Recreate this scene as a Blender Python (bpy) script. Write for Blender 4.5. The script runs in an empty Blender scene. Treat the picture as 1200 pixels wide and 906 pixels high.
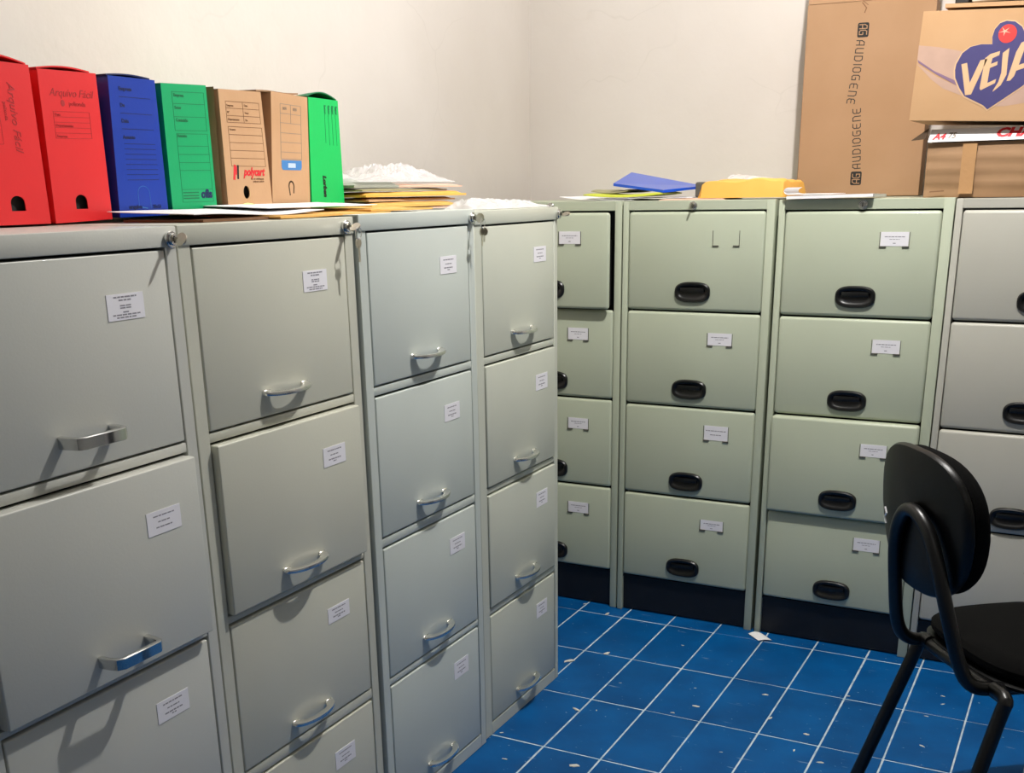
import bpy, bmesh, math, random
from mathutils import Vector, Matrix, noise
C = bpy.context.scene.collection
random.seed(7)
PI = math.pi

# ------------------------------------------------------------------ camera
IMG_W, IMG_H = 1200.0, 906.0
F_PX, PPX, PPY = 1295.8, 589.4, 658.9
cam_d = bpy.data.cameras.new('camera'); cam = bpy.data.objects.new('camera', cam_d); C.objects.link(cam)
bpy.context.scene.camera = cam
yaw, pit, rol = -.5094, -.3249, -.0184
fw = Vector((math.sin(yaw)*math.cos(pit), math.cos(yaw)*math.cos(pit), math.sin(pit)))
rt = Vector((math.cos(yaw), -math.sin(yaw), 0)); up = rt.cross(fw)
rt, up = math.cos(rol)*rt + math.sin(rol)*up, -math.sin(rol)*rt + math.cos(rol)*up
m = Matrix((rt, up, -fw)).transposed().to_4x4(); m.translation = Vector((1.3876, -3.2756, 1.3642))
cam.matrix_world = m
cam_d.sensor_fit = 'HORIZONTAL'; cam_d.sensor_width = 36; cam_d.lens = 36*F_PX/IMG_W
cam_d.shift_x = -(PPX-IMG_W/2)/IMG_W; cam_d.shift_y = (PPY-IMG_H/2)/IMG_W
cam_d.clip_start = .02

# ------------------------------------------------------------------ world, lamps, exposure
W = bpy.data.worlds.new('world'); bpy.context.scene.world = W; W.use_nodes = True
W.node_tree.nodes['Background'].inputs[0].default_value = (.75, .85, 1, 1)
W.node_tree.nodes['Background'].inputs[1].default_value = .25
vs = bpy.context.scene.view_settings
vs.view_transform = 'Standard'; vs.look = 'None'; vs.gamma = 1; vs.use_curve_mapping = False
vs.exposure = .16
def lamp(name, loc, power, radius, col):
    d = bpy.data.lights.new(name, 'POINT'); d.energy = power; d.shadow_soft_size = radius; d.color = col
    o = bpy.data.objects.new(name, d); o.location = loc; C.objects.link(o); return o
LAMP = Vector((.87, -.90, 2.62))
lamp('ceiling_lamp_light', LAMP, 120, .026, (1, .975, .955))
lamp('fill_light', (2.6, -3.4, 2.55), 6, .06, (1, .98, .94))  # unseen fill light, added to soften the main lamp's contrast

# ------------------------------------------------------------------ helpers
def lin(h):
    if isinstance(h, str): h = [int(h[i:i+2], 16) for i in (0, 2, 4)]
    return tuple(((c/255)/12.92 if c/255 <= .04045 else ((c/255+.055)/1.055)**2.4) for c in h) + (1,)
def mat(name, col, rough=.5, metal=0, var=0., scale=8., bump=0., bscale=60., spec=.5, coat=0, col2=None, alpha=1, trans=0, stretch=None, sheen=0):
    m = bpy.data.materials.new(name); m.use_nodes = True; nt = m.node_tree; N = nt.nodes; L = nt.links
    b = N['Principled BSDF']; c = lin(col)
    b.inputs['Roughness'].default_value = rough; b.inputs['Metallic'].default_value = metal
    b.inputs['Specular IOR Level'].default_value = spec; b.inputs['Coat Weight'].default_value = coat
    b.inputs['Alpha'].default_value = alpha; b.inputs['Transmission Weight'].default_value = trans
    b.inputs['Sheen Weight'].default_value = sheen
    b.inputs['Base Color'].default_value = c
    tc = N.new('ShaderNodeTexCoord'); mp = N.new('ShaderNodeMapping')
    if stretch: mp.inputs['Scale'].default_value = stretch
    L.new(tc.outputs['Object'], mp.inputs[0])
    if var > 0 or col2:
        n = N.new('ShaderNodeTexNoise'); n.inputs['Scale'].default_value = scale; n.inputs['Detail'].default_value = 6
        L.new(mp.outputs[0], n.inputs[0])
        r = N.new('ShaderNodeValToRGB'); r.color_ramp.elements[0].position = .3; r.color_ramp.elements[1].position = .7
        c2 = lin(col2) if col2 else tuple(x*(1-var) for x in c[:3]) + (1,)
        r.color_ramp.elements[0].color = c2; r.color_ramp.elements[1].color = c
        L.new(n.outputs[0], r.inputs[0]); L.new(r.outputs[0], b.inputs['Base Color'])
    if bump > 0:
        n2 = N.new('ShaderNodeTexNoise'); n2.inputs['Scale'].default_value = bscale; n2.inputs['Detail'].default_value = 4
        L.new(mp.outputs[0], n2.inputs[0])
        bp = N.new('ShaderNodeBump'); bp.inputs['Strength'].default_value = bump; bp.inputs['Distance'].default_value = .002
        L.new(n2.outputs[0], bp.inputs['Height']); L.new(bp.outputs[0], b.inputs['Normal'])
    return m
M = {}
def painted(name, col, col2): M[name] = mat(name, col, rough=.42, col2=col2, scale=2.2, bump=.08, bscale=260, spec=.5, coat=.12)
painted('grey_paint_a', 'c3c3ba', 'babcb5'); painted('grey_paint_b', 'c5c5b6', 'bcbcae')
painted('grey_paint_c', 'c2c9c3', 'bac1bb'); painted('grey_paint_d', 'c5c8ba', 'bbbeb1')
painted('green_paint', 'bbc2ac', 'b2b9a3'); painted('grey_paint_e', 'bbb9ae', 'b1afa4')
M['black_plastic'] = mat('black_plastic', '0b0b0c', rough=.33, bump=.1, bscale=300)
M['kick_black'] = mat('kick_black', '05070e', rough=.5, col2='0d0f16', scale=30)
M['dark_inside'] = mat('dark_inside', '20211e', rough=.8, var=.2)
M['chrome'] = mat('chrome', 'd8d8d6', rough=.16, metal=1, var=.03)
M['satin'] = mat('satin_metal', 'efefec', rough=.26, metal=1, var=.05)
M['nickel'] = mat('nickel', 'c9c4b6', rough=.28, metal=1, var=.15, scale=90)
M['paper'] = mat('paper', 'f0eff0', rough=.8, var=.03, scale=20)
M['label_paper'] = mat('label_paper', 'e9e7ec', rough=.6, var=.03, scale=40)
M['print_grey'] = mat('print_grey', '8d8a92', rough=.8, var=.1)
M['print_black'] = mat('print_black', '2a2522', rough=.7, var=.1)
M['manila'] = mat('manila', 'e6b464', rough=.65, col2='d9a555', scale=9, bump=.15, bscale=40)
M['orange_paper'] = mat('orange_paper', 'f0b758', rough=.6, col2='e6a949', scale=7, bump=.2, bscale=30)
M['kraft_env'] = mat('kraft_envelope', 'c49f77', rough=.75, var=.1, scale=14)
M['pink_paper'] = mat('pink_paper', 'e0bba6', rough=.7, var=.06, scale=12)
M['olive_paper'] = mat('olive_paper', 'a09a76', rough=.7, var=.12, scale=14)
M['grey_folder'] = mat('grey_folder', 'a5a79c', rough=.6, var=.1, scale=14)
M['lime'] = mat('lime_paper', 'c3cb3c', rough=.6, var=.1, scale=8)
M['note'] = mat('note_yellow', 'eeeda0', rough=.7, var=.05, scale=20)
M['blue_folder'] = mat('blue_folder', '1450c8', rough=.3, var=.08, scale=8, coat=.3)
M['red_pp'] = mat('red_corrugated_plastic', 'e62a2e', rough=.38, var=.1, scale=5, bump=.06, bscale=180, coat=.1)
M['red_dark'] = mat('red_crease', 'a3070e', rough=.5, var=.1)
M['blue_pp'] = mat('blue_corrugated_plastic', '0b39a4', rough=.35, var=.12, scale=5, bump=.06, bscale=180, coat=.1)
M['green_pp'] = mat('green_corrugated_plastic', '00a264', rough=.38, var=.06, scale=5, bump=.06, bscale=180)
M['green_pp2'] = mat('bright_green_corrugated_plastic', '10c060', rough=.38, var=.06, scale=5, bump=.06, bscale=180)
M['card'] = mat('cardboard', 'a68261', rough=.8, col2='9f7b59', scale=6, bump=.12, bscale=90)
M['card_light'] = mat('cardboard_light', 'b48f68', rough=.75, col2='ad875f', scale=6, bump=.12, bscale=90)
M['card_tan'] = mat('archive_cardboard', 'c29b76', rough=.8, col2='b89069', scale=8, bump=.15, bscale=90)
M['card_dull'] = mat('cardboard_crushed', '9c7a58', rough=.75, col2='917050', scale=10, bump=.2, bscale=40)
M['card_dark'] = mat('cardboard_dark', '4a3826', rough=.9, var=.2)
M['tape'] = mat('clear_tape', 'b98f64', rough=.15, coat=.6, var=.08, bump=.6, bscale=60)
M['ink_blue'] = mat('ink_blue', '3a3468', rough=.6, var=.1, scale=30)
M['ink_mauve'] = mat('ink_mauve', 'b29280', rough=.7, var=.12, scale=20)
M['ink_mauve2'] = mat('ink_mauve_dark', '7b5f78', rough=.7, var=.12, scale=20)
M['ink_cream'] = mat('ink_cream', 'c9a67f', rough=.7, var=.04)
M['ink_red'] = mat('ink_red', 'c8302c', rough=.6, var=.1, scale=40)
M['ink_red2'] = mat('ink_red_bright', 'd9222e', rough=.6, var=.05)
M['ink_pink'] = mat('ink_pink', 'e9a58c', rough=.6, var=.05)
M['ink_darkred'] = mat('ink_dark_red', 'b01c20', rough=.6, var=.1)
M['ink_navy'] = mat('ink_navy', '081d55', rough=.5, var=.1)
M['ink_dgreen'] = mat('ink_dark_green', '067044', rough=.6, var=.1)
M['ink_black'] = mat('ink_black', '14120f', rough=.7, var=.1)
M['ink_brown'] = mat('ink_brown', '7a563a', rough=.8, var=.1)
M['ink_slate'] = mat('ink_slate', '8f8275', rough=.8, var=.1)
M['ink_sky'] = mat('ink_sky', '3f7fbf', rough=.6, var=.08)
M['ink_sky_light'] = mat('ink_sky_light', 'b9cde0', rough=.6, var=.05)
M['chair_shell'] = mat('chair_shell_plastic', '050505', rough=.35, spec=.35, bump=.12, bscale=500, var=.3, scale=30)
M['chair_fabric'] = mat('chair_fabric', '0a0a0a', rough=.95, bump=.5, bscale=700, var=.3, scale=200, sheen=.0, spec=.1)
M['chair_metal'] = mat('chair_black_enamel', '0a0a0b', rough=.34, var=.4, scale=50)
M['white_plastic'] = mat('white_plastic', 'e8e8e4', rough=.5, var=.03)
M['pale_grey'] = mat('pale_grey_foam', 'c9c8c2', rough=.7, var=.08)
M['dark_piece'] = mat('dark_piece', '55534b', rough=.5, var=.15, scale=20)
M['chip'] = mat('plaster_chip', 'd9d6cc', rough=.9, var=.1, scale=80)

def bag_mat():
    m = bpy.data.materials.new('crumpled_film'); m.use_nodes = True; nt = m.node_tree; N, L = nt.nodes, nt.links
    b = N['Principled BSDF']; b.inputs['Base Color'].default_value = lin('e9e6e8'); b.inputs['Roughness'].default_value = .25
    b.inputs['Alpha'].default_value = .58; b.inputs['Subsurface Weight'].default_value = 0
    n = N.new('ShaderNodeTexNoise'); n.inputs['Scale'].default_value = 55; n.inputs['Detail'].default_value = 5
    tc = N.new('ShaderNodeTexCoord'); L.new(tc.outputs['Object'], n.inputs[0])
    bp = N.new('ShaderNodeBump'); bp.inputs['Strength'].default_value = .5; bp.inputs['Distance'].default_value = .006
    L.new(n.outputs[0], bp.inputs['Height']); L.new(bp.outputs[0], b.inputs['Normal'])
    return m
M['film'] = bag_mat()

def wall_mat(name, c1, c2):
    m = bpy.data.materials.new(name); m.use_nodes = True; nt = m.node_tree; N, L = nt.nodes, nt.links
    b = N['Principled BSDF']; b.inputs['Roughness'].default_value = .75; b.inputs['Specular IOR Level'].default_value = .3
    tc = N.new('ShaderNodeTexCoord')
    n = N.new('ShaderNodeTexNoise'); n.inputs['Scale'].default_value = 1.6; n.inputs['Detail'].default_value = 8; L.new(tc.outputs['Object'], n.inputs[0])
    r = N.new('ShaderNodeValToRGB'); r.color_ramp.elements[0].position = .35; r.color_ramp.elements[1].position = .65
    r.color_ramp.elements[0].color = lin(c2); r.color_ramp.elements[1].color = lin(c1); L.new(n.outputs[0], r.inputs[0])
    # faint hairline cracks and scuffs
    v = N.new('ShaderNodeTexVoronoi'); v.feature = 'DISTANCE_TO_EDGE'; v.inputs['Scale'].default_value = 1.9
    n3 = N.new('ShaderNodeTexNoise'); n3.inputs['Scale'].default_value = 5; L.new(tc.outputs['Object'], n3.inputs[0])
    mx = N.new('ShaderNodeMixRGB'); mx.inputs[0].default_value = .12; L.new(tc.outputs['Object'], mx.inputs[1]); L.new(n3.outputs[1], mx.inputs[2]); L.new(mx.outputs[0], v.inputs[0])
    cr = N.new('ShaderNodeValToRGB'); cr.color_ramp.elements[0].position = 0; cr.color_ramp.elements[0].color = (1, 1, 1, 1)
    cr.color_ramp.elements[1].position = .004; cr.color_ramp.elements[1].color = (0, 0, 0, 1); L.new(v.outputs[0], cr.inputs[0])
    n4 = N.new('ShaderNodeTexNoise'); n4.inputs['Scale'].default_value = 2.3; L.new(tc.outputs['Object'], n4.inputs[0])
    c4 = N.new('ShaderNodeValToRGB'); c4.color_ramp.elements[0].position = .52; c4.color_ramp.elements[1].position = .64; L.new(n4.outputs[0], c4.inputs[0])
    mu = N.new('ShaderNodeMath'); mu.operation = 'MULTIPLY'; L.new(cr.outputs[0], mu.inputs[0]); L.new(c4.outputs[0], mu.inputs[1])
    mu2 = N.new('ShaderNodeMath'); mu2.operation = 'MULTIPLY'; L.new(mu.outputs[0], mu2.inputs[0]); mu2.inputs[1].default_value = .10
    mix = N.new('ShaderNodeMixRGB'); L.new(mu2.outputs[0], mix.inputs[0]); L.new(r.outputs[0], mix.inputs[1]); mix.inputs[2].default_value = lin('8d8578')
    L.new(mix.outputs[0], b.inputs['Base Color'])
    n2 = N.new('ShaderNodeTexNoise'); n2.inputs['Scale'].default_value = 14; n2.inputs['Detail'].default_value = 8; L.new(tc.outputs['Object'], n2.inputs[0])
    bp = N.new('ShaderNodeBump'); bp.inputs['Strength'].default_value = .25; bp.inputs['Distance'].default_value = .01
    L.new(n2.outputs[0], bp.inputs['Height']); L.new(bp.outputs[0], b.inputs['Normal'])
    return m
M['wall_far'] = mat('painted_wall_grey', '9c9a92', rough=.8, var=.05, scale=3)
M['wall'] = wall_mat('plaster_wall', 'd8d1ca', 'd1c9c1')

def tile_mat():
    m = bpy.data.materials.new('blue_glazed_tile'); m.use_nodes = True; nt = m.node_tree; N, L = nt.nodes, nt.links
    b = N['Principled BSDF']; b.inputs['Roughness'].default_value = .45; b.inputs['Specular IOR Level'].default_value = .2
    ge = N.new('ShaderNodeNewGeometry'); oi = N.new('ShaderNodeObjectInfo')
    n = N.new('ShaderNodeTexNoise'); n.inputs['Scale'].default_value = 7; n.inputs['Detail'].default_value = 8; L.new(ge.outputs['Position'], n.inputs[0])
    r = N.new('ShaderNodeValToRGB'); r.color_ramp.elements[0].position = .3; r.color_ramp.elements[1].position = .72
    r.color_ramp.elements[0].color = lin('00467f'); r.color_ramp.elements[1].color = lin('005899'); L.new(n.outputs[0], r.inputs[0])
    hs = N.new('ShaderNodeHueSaturation'); L.new(r.outputs[0], hs.inputs['Color'])
    ma = N.new('ShaderNodeMapRange'); ma.inputs['To Min'].default_value = .93; ma.inputs['To Max'].default_value = 1.06
    L.new(oi.outputs['Random'], ma.inputs['Value']); L.new(ma.outputs[0], hs.inputs['Value'])
    # plaster dust specks and scratches
    n2 = N.new('ShaderNodeTexNoise'); n2.inputs['Scale'].default_value = 75; n2.inputs['Detail'].default_value = 2; L.new(ge.outputs['Position'], n2.inputs[0])
    r2 = N.new('ShaderNodeValToRGB'); r2.color_ramp.elements[0].position = .71; r2.color_ramp.elements[1].position = .77; L.new(n2.outputs[0], r2.inputs[0])
    mp = N.new('ShaderNodeMapping'); mp.inputs['Rotation'].default_value = (0, 0, .6); mp.inputs['Scale'].default_value = (9, 60, 1); L.new(ge.outputs['Position'], mp.inputs[0])
    n3 = N.new('ShaderNodeTexNoise'); n3.inputs['Scale'].default_value = 1; n3.inputs['Detail'].default_value = 3; L.new(mp.outputs[0], n3.inputs[0])
    r3 = N.new('ShaderNodeValToRGB'); r3.color_ramp.elements[0].position = .69; r3.color_ramp.elements[1].position = .78; L.new(n3.outputs[0], r3.inputs[0])
    ad = N.new('ShaderNodeMath'); ad.operation = 'MAXIMUM'; L.new(r2.outputs[0], ad.inputs[0]); L.new(r3.outputs[0], ad.inputs[1])
    mu = N.new('ShaderNodeMath'); mu.operation = 'MULTIPLY'; mu.inputs[1].default_value = .55; L.new(ad.outputs[0], mu.inputs[0])
    mix = N.new('ShaderNodeMixRGB'); L.new(mu.outputs[0], mix.inputs[0]); L.new(hs.outputs[0], mix.inputs[1]); mix.inputs[2].default_value = lin('b6cbd8')
    L.new(mix.outputs[0], b.inputs['Base Color'])
    bp = N.new('ShaderNodeBump'); bp.inputs['Strength'].default_value = .12; bp.inputs['Distance'].default_value = .003
    L.new(n.outputs[0], bp.inputs['Height']); L.new(bp.outputs[0], b.inputs['Normal'])
    return m
M['tile'] = tile_mat()
M['grout'] = mat('grout', 'd3e0e6', rough=.9, col2='90adc0', scale=26, bump=.3, bscale=120)

class MB:
    """collects geometry, then links it as one mesh object"""
    def __init__(s): s.v = []; s.f = []; s.mi = []; s.sm = []
    def add(s, vs_, fs, mi=0, smooth=False):
        k = len(s.v); s.v += [tuple(p) for p in vs_]; s.f += [tuple(i+k for i in f) for f in fs]
        s.mi += [mi]*len(fs); s.sm += [smooth]*len(fs); return s
    def box(s, a, b, mi=0, bev=0., seg=2, M_=None):
        bm = bmesh.new(); bmesh.ops.create_cube(bm, size=1)
        for v in bm.verts: v.co = Vector([(a[i]+b[i])/2 + v.co[i]*(b[i]-a[i]) for i in range(3)])
        if bev > 0: bmesh.ops.bevel(bm, geom=bm.edges[:], offset=bev, segments=seg, profile=.5, affect='EDGES')
        if M_: bmesh.ops.transform(bm, matrix=M_, verts=bm.verts)
        bm.verts.index_update(); s.add([v.co for v in bm.verts], [[v.index for v in f.verts] for f in bm.faces], mi, bev > 0); bm.free(); return s
    def hexa(s, q0, q1, mi=0):   # two quads (lists of 4 points)
        return s.add(list(q0)+list(q1), [(3, 2, 1, 0), (4, 5, 6, 7), (0, 1, 5, 4), (1, 2, 6, 5), (2, 3, 7, 6), (3, 0, 4, 7)], mi)
    def sweep(s, path, prof, mi=0, closed=False, upv=None, cap=True, scale=None):
        """profile (list of (a,b)) swept along path of 3-D points"""
        P = [Vector(p) for p in path]; n = len(P); k = len(prof); vs_ = []
        prev = None
        for i, p in enumerate(P):
            t = (P[(i+1) % n]-P[i-1]) if closed or 0 < i < n-1 else (P[1]-P[0] if i == 0 else P[-1]-P[-2])
            t.normalize()
            if upv is not None: nn = Vector(upv)
            elif prev is None: nn = Vector((0, 0, 1)) if abs(t.z) < .9 else Vector((1, 0, 0))
            else: nn = prev
            nn = (nn - t*nn.dot(t)).normalized(); prev = nn; bb = t.cross(nn)
            sc = scale[i] if scale else 1
            vs_ += [p + nn*b*sc + bb*a*sc for a, b in prof]
        fs = []
        for i in range(n if closed else n-1):
            j = (i+1) % n
            fs += [(i*k+q, i*k+(q+1) % k, j*k+(q+1) % k, j*k+q) for q in range(k)]
        if cap and not closed: fs += [tuple(range(k))[::-1], tuple((n-1)*k+q for q in range(k))]
        return s.add(vs_, fs, mi, True)
    def tube(s, path, r, mi=0, seg=10, **kw):
        return s.sweep(path, [(r*math.cos(2*PI*q/seg), r*math.sin(2*PI*q/seg)) for q in range(seg)], mi, **kw)
    def cyl(s, c, axis, r, l, mi=0, seg=20, bev=0.):
        c = Vector(c); a = Vector(axis).normalized(); ks = [(0, r-bev), (bev, r), (l-bev, r), (l, r-bev)] if bev else [(0, r), (l, r)]
        nn = Vector((0, 0, 1)) if abs(a.z) < .9 else Vector((1, 0, 0)); nn = (nn-a*nn.dot(a)).normalized(); bb = a.cross(nn); vs_ = []
        for t, rr in ks: vs_ += [c+a*t+nn*rr*math.cos(2*PI*q/seg)+bb*rr*math.sin(2*PI*q/seg) for q in range(seg)]
        fs = [(i*seg+q, i*seg+(q+1) % seg, (i+1)*seg+(q+1) % seg, (i+1)*seg+q) for i in range(len(ks)-1) for q in range(seg)]
        fs += [tuple(range(seg))[::-1], tuple((len(ks)-1)*seg+q for q in range(seg))]
        return s.add(vs_, fs, mi, False)
    def poly(s, pts, y0, y1, mi=0, holes=(), ax='xz'):
        """flat outline in local x-z, extruded from y0 to y1 (holes allowed)"""
        cu = bpy.data.curves.new('tmp', 'CURVE'); cu.dimensions = '2D'; cu.fill_mode = 'BOTH'; cu.extrude = abs(y1-y0)/2
        for ring in [pts]+list(holes):
            sp = cu.splines.new('POLY'); sp.points.add(len(ring)-1); sp.use_cyclic_u = True
            for q, p in zip(sp.points, ring): q.co = (p[0], p[1], 0, 1)
        s._curve(cu, (y0+y1)/2, mi); return s
    def _curve(s, cu, yc, mi, T=None):
        o = bpy.data.objects.new('tmp', cu); me = bpy.data.meshes.new_from_object(o)
        vs_ = []
        for v in me.vertices:
            x, z, d = v.co
            if T: x, z = T(x, z)
            vs_.append((x, yc-d, z))
        s.add(vs_, [tuple(p.vertices) for p in me.polygons], mi)
        bpy.data.objects.remove(o); bpy.data.meshes.remove(me); bpy.data.curves.remove(cu)
    def text(s, body, x, z, size, y, mi=0, rot=0., shear=0., sx=1., align='LEFT', bold=0.):
        cu = bpy.data.curves.new('tmp', 'FONT'); cu.body = body; cu.size = size; cu.shear = shear; cu.extrude = .00015; cu.offset = bold
        cu.align_x = align; cu.resolution_u = 3
        c, n = math.cos(rot), math.sin(rot)
        s._curve(cu, y, mi, lambda a, b: (x+c*a*sx-n*b, z+n*a*sx+c*b)); return s
    def line(s, p, q, w, y, mi=0, th=.0003):
        p, q = Vector((p[0], 0, p[1])), Vector((q[0], 0, q[1])); d = (q-p).normalized(); n = Vector((-d.z, 0, d.x))*w/2
        a = [p-n-d*w/2, q-n+d*w/2, q+n+d*w/2, p+n-d*w/2]
        return s.hexa([(v.x, y-th, v.z) for v in a], [(v.x, y, v.z) for v in a], mi)
    def pline(s, pts, w, y, mi=0, closed=False):
        for a, b in zip(pts, pts[1:]+([pts[0]] if closed else [])):
            if (Vector(a)-Vector(b)).length > 1e-6: s.line(a, b, w, y, mi)
        return s
    def grid(s, nx, ny, fn, mi=0, th=0., smooth=True):
        """surface fn(u,v)->point; th>0 gives it a second skin th below"""
        top = [fn(i/nx, j/ny) for j in range(ny+1) for i in range(nx+1)]; k = nx+1
        fs = [(j*k+i, j*k+i+1, (j+1)*k+i+1, (j+1)*k+i) for j in range(ny) for i in range(nx)]
        if th == 0: return s.add(top, fs, mi, smooth)
        n = len(top); bot = [(p[0], p[1], p[2]-th) for p in top]
        fb = [tuple(q+n for q in f)[::-1] for f in fs]
        rim = [j for j in range(k)] + [k*(j+1)-1 for j in range(1, ny+1)] + [ny*k+i for i in range(nx-1, -1, -1)] + [j*k for j in range(ny-1, 0, -1)]
        sd = [(rim[i], rim[i]+n, rim[(i+1) % len(rim)]+n, rim[(i+1) % len(rim)]) for i in range(len(rim))]
        return s.add(top+bot, fs+fb+sd, mi, smooth)
    def build(s, name, mats, parent=None, fix=True):
        me = bpy.data.meshes.new(name); me.from_pydata(s.v, [], s.f)
        for q in (mats if isinstance(mats, (list, tuple)) else [mats]): me.materials.append(M[q] if isinstance(q, str) else q)
        me.polygons.foreach_set('material_index', s.mi); me.polygons.foreach_set('use_smooth', s.sm)
        if fix:
            bm = bmesh.new(); bm.from_mesh(me); bmesh.ops.recalc_face_normals(bm, faces=bm.faces); bm.to_mesh(me); bm.free()
        me.update(); 
        if any(s.sm): me.set_sharp_from_angle(angle=math.radians(38))
        o = bpy.data.objects.new(name, me); C.objects.link(o); o.parent = parent
        return o
def tag(o, label=None, cat=None, group=None, kind=None):
    if label: o['label'] = label
    if cat: o['category'] = cat
    if group: o['group'] = group
    if kind: o['kind'] = kind
    return o
def empty(name, loc, rz=0., **kw):
    o = bpy.data.objects.new(name, None); o.location = loc; o.rotation_euler = (0, 0, rz); o.empty_display_size = .05; C.objects.link(o)
    return tag(o, **kw)

# ------------------------------------------------------------------ the room
X0, X1, Y0, Y1, ZC = -.64, 3.4, -4.4, .62, 2.85
def struct(name, a, b, m): return tag(MB().box(a, b).build(name, m), kind='structure')
struct('wall_back', (X0-.1, Y1, -.05), (X1+.1, Y1+.1, ZC), 'wall')
struct('wall_left', (X0-.1, Y0-.1, -.05), (X0, Y1, ZC), 'wall')
struct('wall_right', (X1, Y0-.1, -.05), (X1+.1, Y1, ZC), 'wall_far')
struct('wall_front', (X0, Y0-.1, -.05), (X1, Y0, ZC), 'wall_far')
struct('ceiling', (X0-.1, Y0-.1, ZC), (X1+.1, Y1+.1, ZC+.1), 'wall_far')
floor = tag(MB().box((X0, Y0, -.06), (X1, Y1, -.0015)).build('floor', 'grout'), kind='structure')
# tiles: slightly rotated running grid; each tile in view its own piece
TX, TY, TR, SX, SY = .0506, -.0719, .0177, .1583, .3095
tr_c, tr_s = math.cos(TR), math.sin(TR)
gw = .0023
def tile_mesh(): return MB().box((gw, gw, -.012), (SX-gw, SY-gw, 0), bev=.0012, seg=1)
tm0 = None; far = MB()
for i in range(-7, 24):
    for j in range(-4, 15):
        a, b = i*SX, -j*SY-SY
        def wp(a_, b_): return (TX+a_*tr_c-b_*tr_s, TY+a_*tr_s+b_*tr_c)
        cs = [wp(a+p, b+q) for p in (0, SX) for q in (0, SY)]
        if min(c[0] for c in cs) < X0+.001 or max(c[0] for c in cs) > X1-.001 or min(c[1] for c in cs) < Y0+.001 or max(c[1] for c in cs) > Y1-.001: continue
        cx, cy = wp(a+SX/2, b+SY/2)
        if -.15 < cx < 1.65 and -1.9 < cy < .2:
            if tm0 is None: t = tile_mesh().build('tile', 'tile', floor); tm0 = t.data
            else: t = bpy.data.objects.new('tile', tm0); C.objects.link(t); t.parent = floor
            x, y = wp(a, b); t.location = (x, y, random.uniform(-.0006, .0004)); t.rotation_euler = (random.uniform(-.002, .002), random.uniform(-.003, .003), TR)
        else:
            p = [wp(a+u, b+v) for u, v in ((gw, gw), (SX-gw, gw), (SX-gw, SY-gw), (gw, SY-gw))]
            far.hexa([(q[0], q[1], -.012) for q in p], [(q[0], q[1], 0) for q in p])
tag(far.build('tile_field', 'tile', floor), kind='stuff')

# ceiling lamp that lights the corner (above the frame)
def ceiling_lamp(x, y, label):
    t = empty('ceiling_lamp', (x, y, ZC), label=label, cat='lamp')
    MB().cyl((0, 0, -.012), (0, 0, 1), .06, .012, seg=28).build('ceiling_rose', 'white_plastic', t)
    MB().cyl((0, 0, -.10), (0, 0, 1), .022, .088, seg=20).build('lamp_socket', 'white_plastic', t)
ceiling_lamp(LAMP.x, LAMP.y, 'white ceiling lamp holder over the filing cabinet corner')
ceiling_lamp(2.6, -3.4, 'white lamp holder added over the unseen fill light across the room')  # holder made up to go with the added fill light

# ------------------------------------------------------------------ filing cabinets
def print_lines(mb, x0, z0, x1, z1, y, rows, mi):
    rnd = random.Random(rows[0][0]*100+x0*10)
    for fz, fw_, th in rows:
        z = z0+(z1-z0)*fz; w = (x1-x0)*fw_; c = (x0+x1)/2; x = c-w/2
        while x < c+w/2-.001:
            l = min(rnd.uniform(.004, .011), c+w/2-x); mb.box((x, y-.0002, z-th/2), (x+l, y, z+th/2), mi); x += l+.0016
def label_card(parent, q, y, rows, tiltz=0.):
    """q = (x0,z0,x1,z1) in cabinet coordinates"""
    x0, z0, x1, z1 = q; mb = MB()
    mb.hexa([(x0, y-.0008, z0), (x1, y-.0008, z0+tiltz), (x1, y-.0008, z1+tiltz), (x0, y-.0008, z1)], [(x0, y, z0), (x1, y, z0+tiltz), (x1, y, z1+tiltz), (x0, y, z1)])
    print_lines(mb, x0, z0, x1, z1, y-.0008, rows, 1)
    return mb.build('label_card', ['label_paper', 'print_grey'], parent)
ROWS_A1 = [(.88, .62, .0022), (.76, .36, .0022), (.55, .32, .002), (.46, .32, .002), (.3, .18, .002), (.2, .74, .002), (.1, .55, .002)]
ROWS_3 = [(.78, .62, .002), (.53, .36, .002), (.3, .5, .002)]
ROWS_4 = [(.80, .62, .0022), (.56, .38, .002), (.34, .55, .0024), (.22, .14, .002)]
ROWS_H = [(.66, .72, .0022), (.48, .36, .0014), (.2, .1, .0022)]
ROWS_H2 = [(.66, .86, .0026), (.38, .5, .0026)]

def arc_handle(parent, cx, z, y, mt='satin'):
    mb = MB(); n = 24; vs_ = []; k = 8
    for i in range(n+1):
        a = PI*i/n; sn, cs = math.sin(a), math.cos(a)
        o = Vector((cx-.0645*cs, y-.0005-.0280*sn**.9, 0)); q = Vector((cx-.041*cs, y-.0005-.0150*sn, 0)); t = q-o; zc = z+.001-.003*sn
        for f, dz in ((0, -.0005), (.06, -.0038), (.5, -.0044), (.92, -.0034), (1, -.0005), (.92, .0026), (.5, .0040), (.06, .0030)):
            p = o+t*f; vs_.append((p.x, p.y, zc+dz))
    mb.add(vs_, [(i*k+q, i*k+(q+1) % k, (i+1)*k+(q+1) % k, (i+1)*k+q) for i in range(n) for q in range(k)]+[tuple(range(k))[::-1], tuple(n*k+q for q in range(k))], 0, True)
    for sx in (-1, 1): mb.box((cx+sx*.053-.010, y-.0022, z-.004), (cx+sx*.053+.010, y, z+.0055), bev=.001, seg=1)
    return mb.build('handle', mt, parent)
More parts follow.
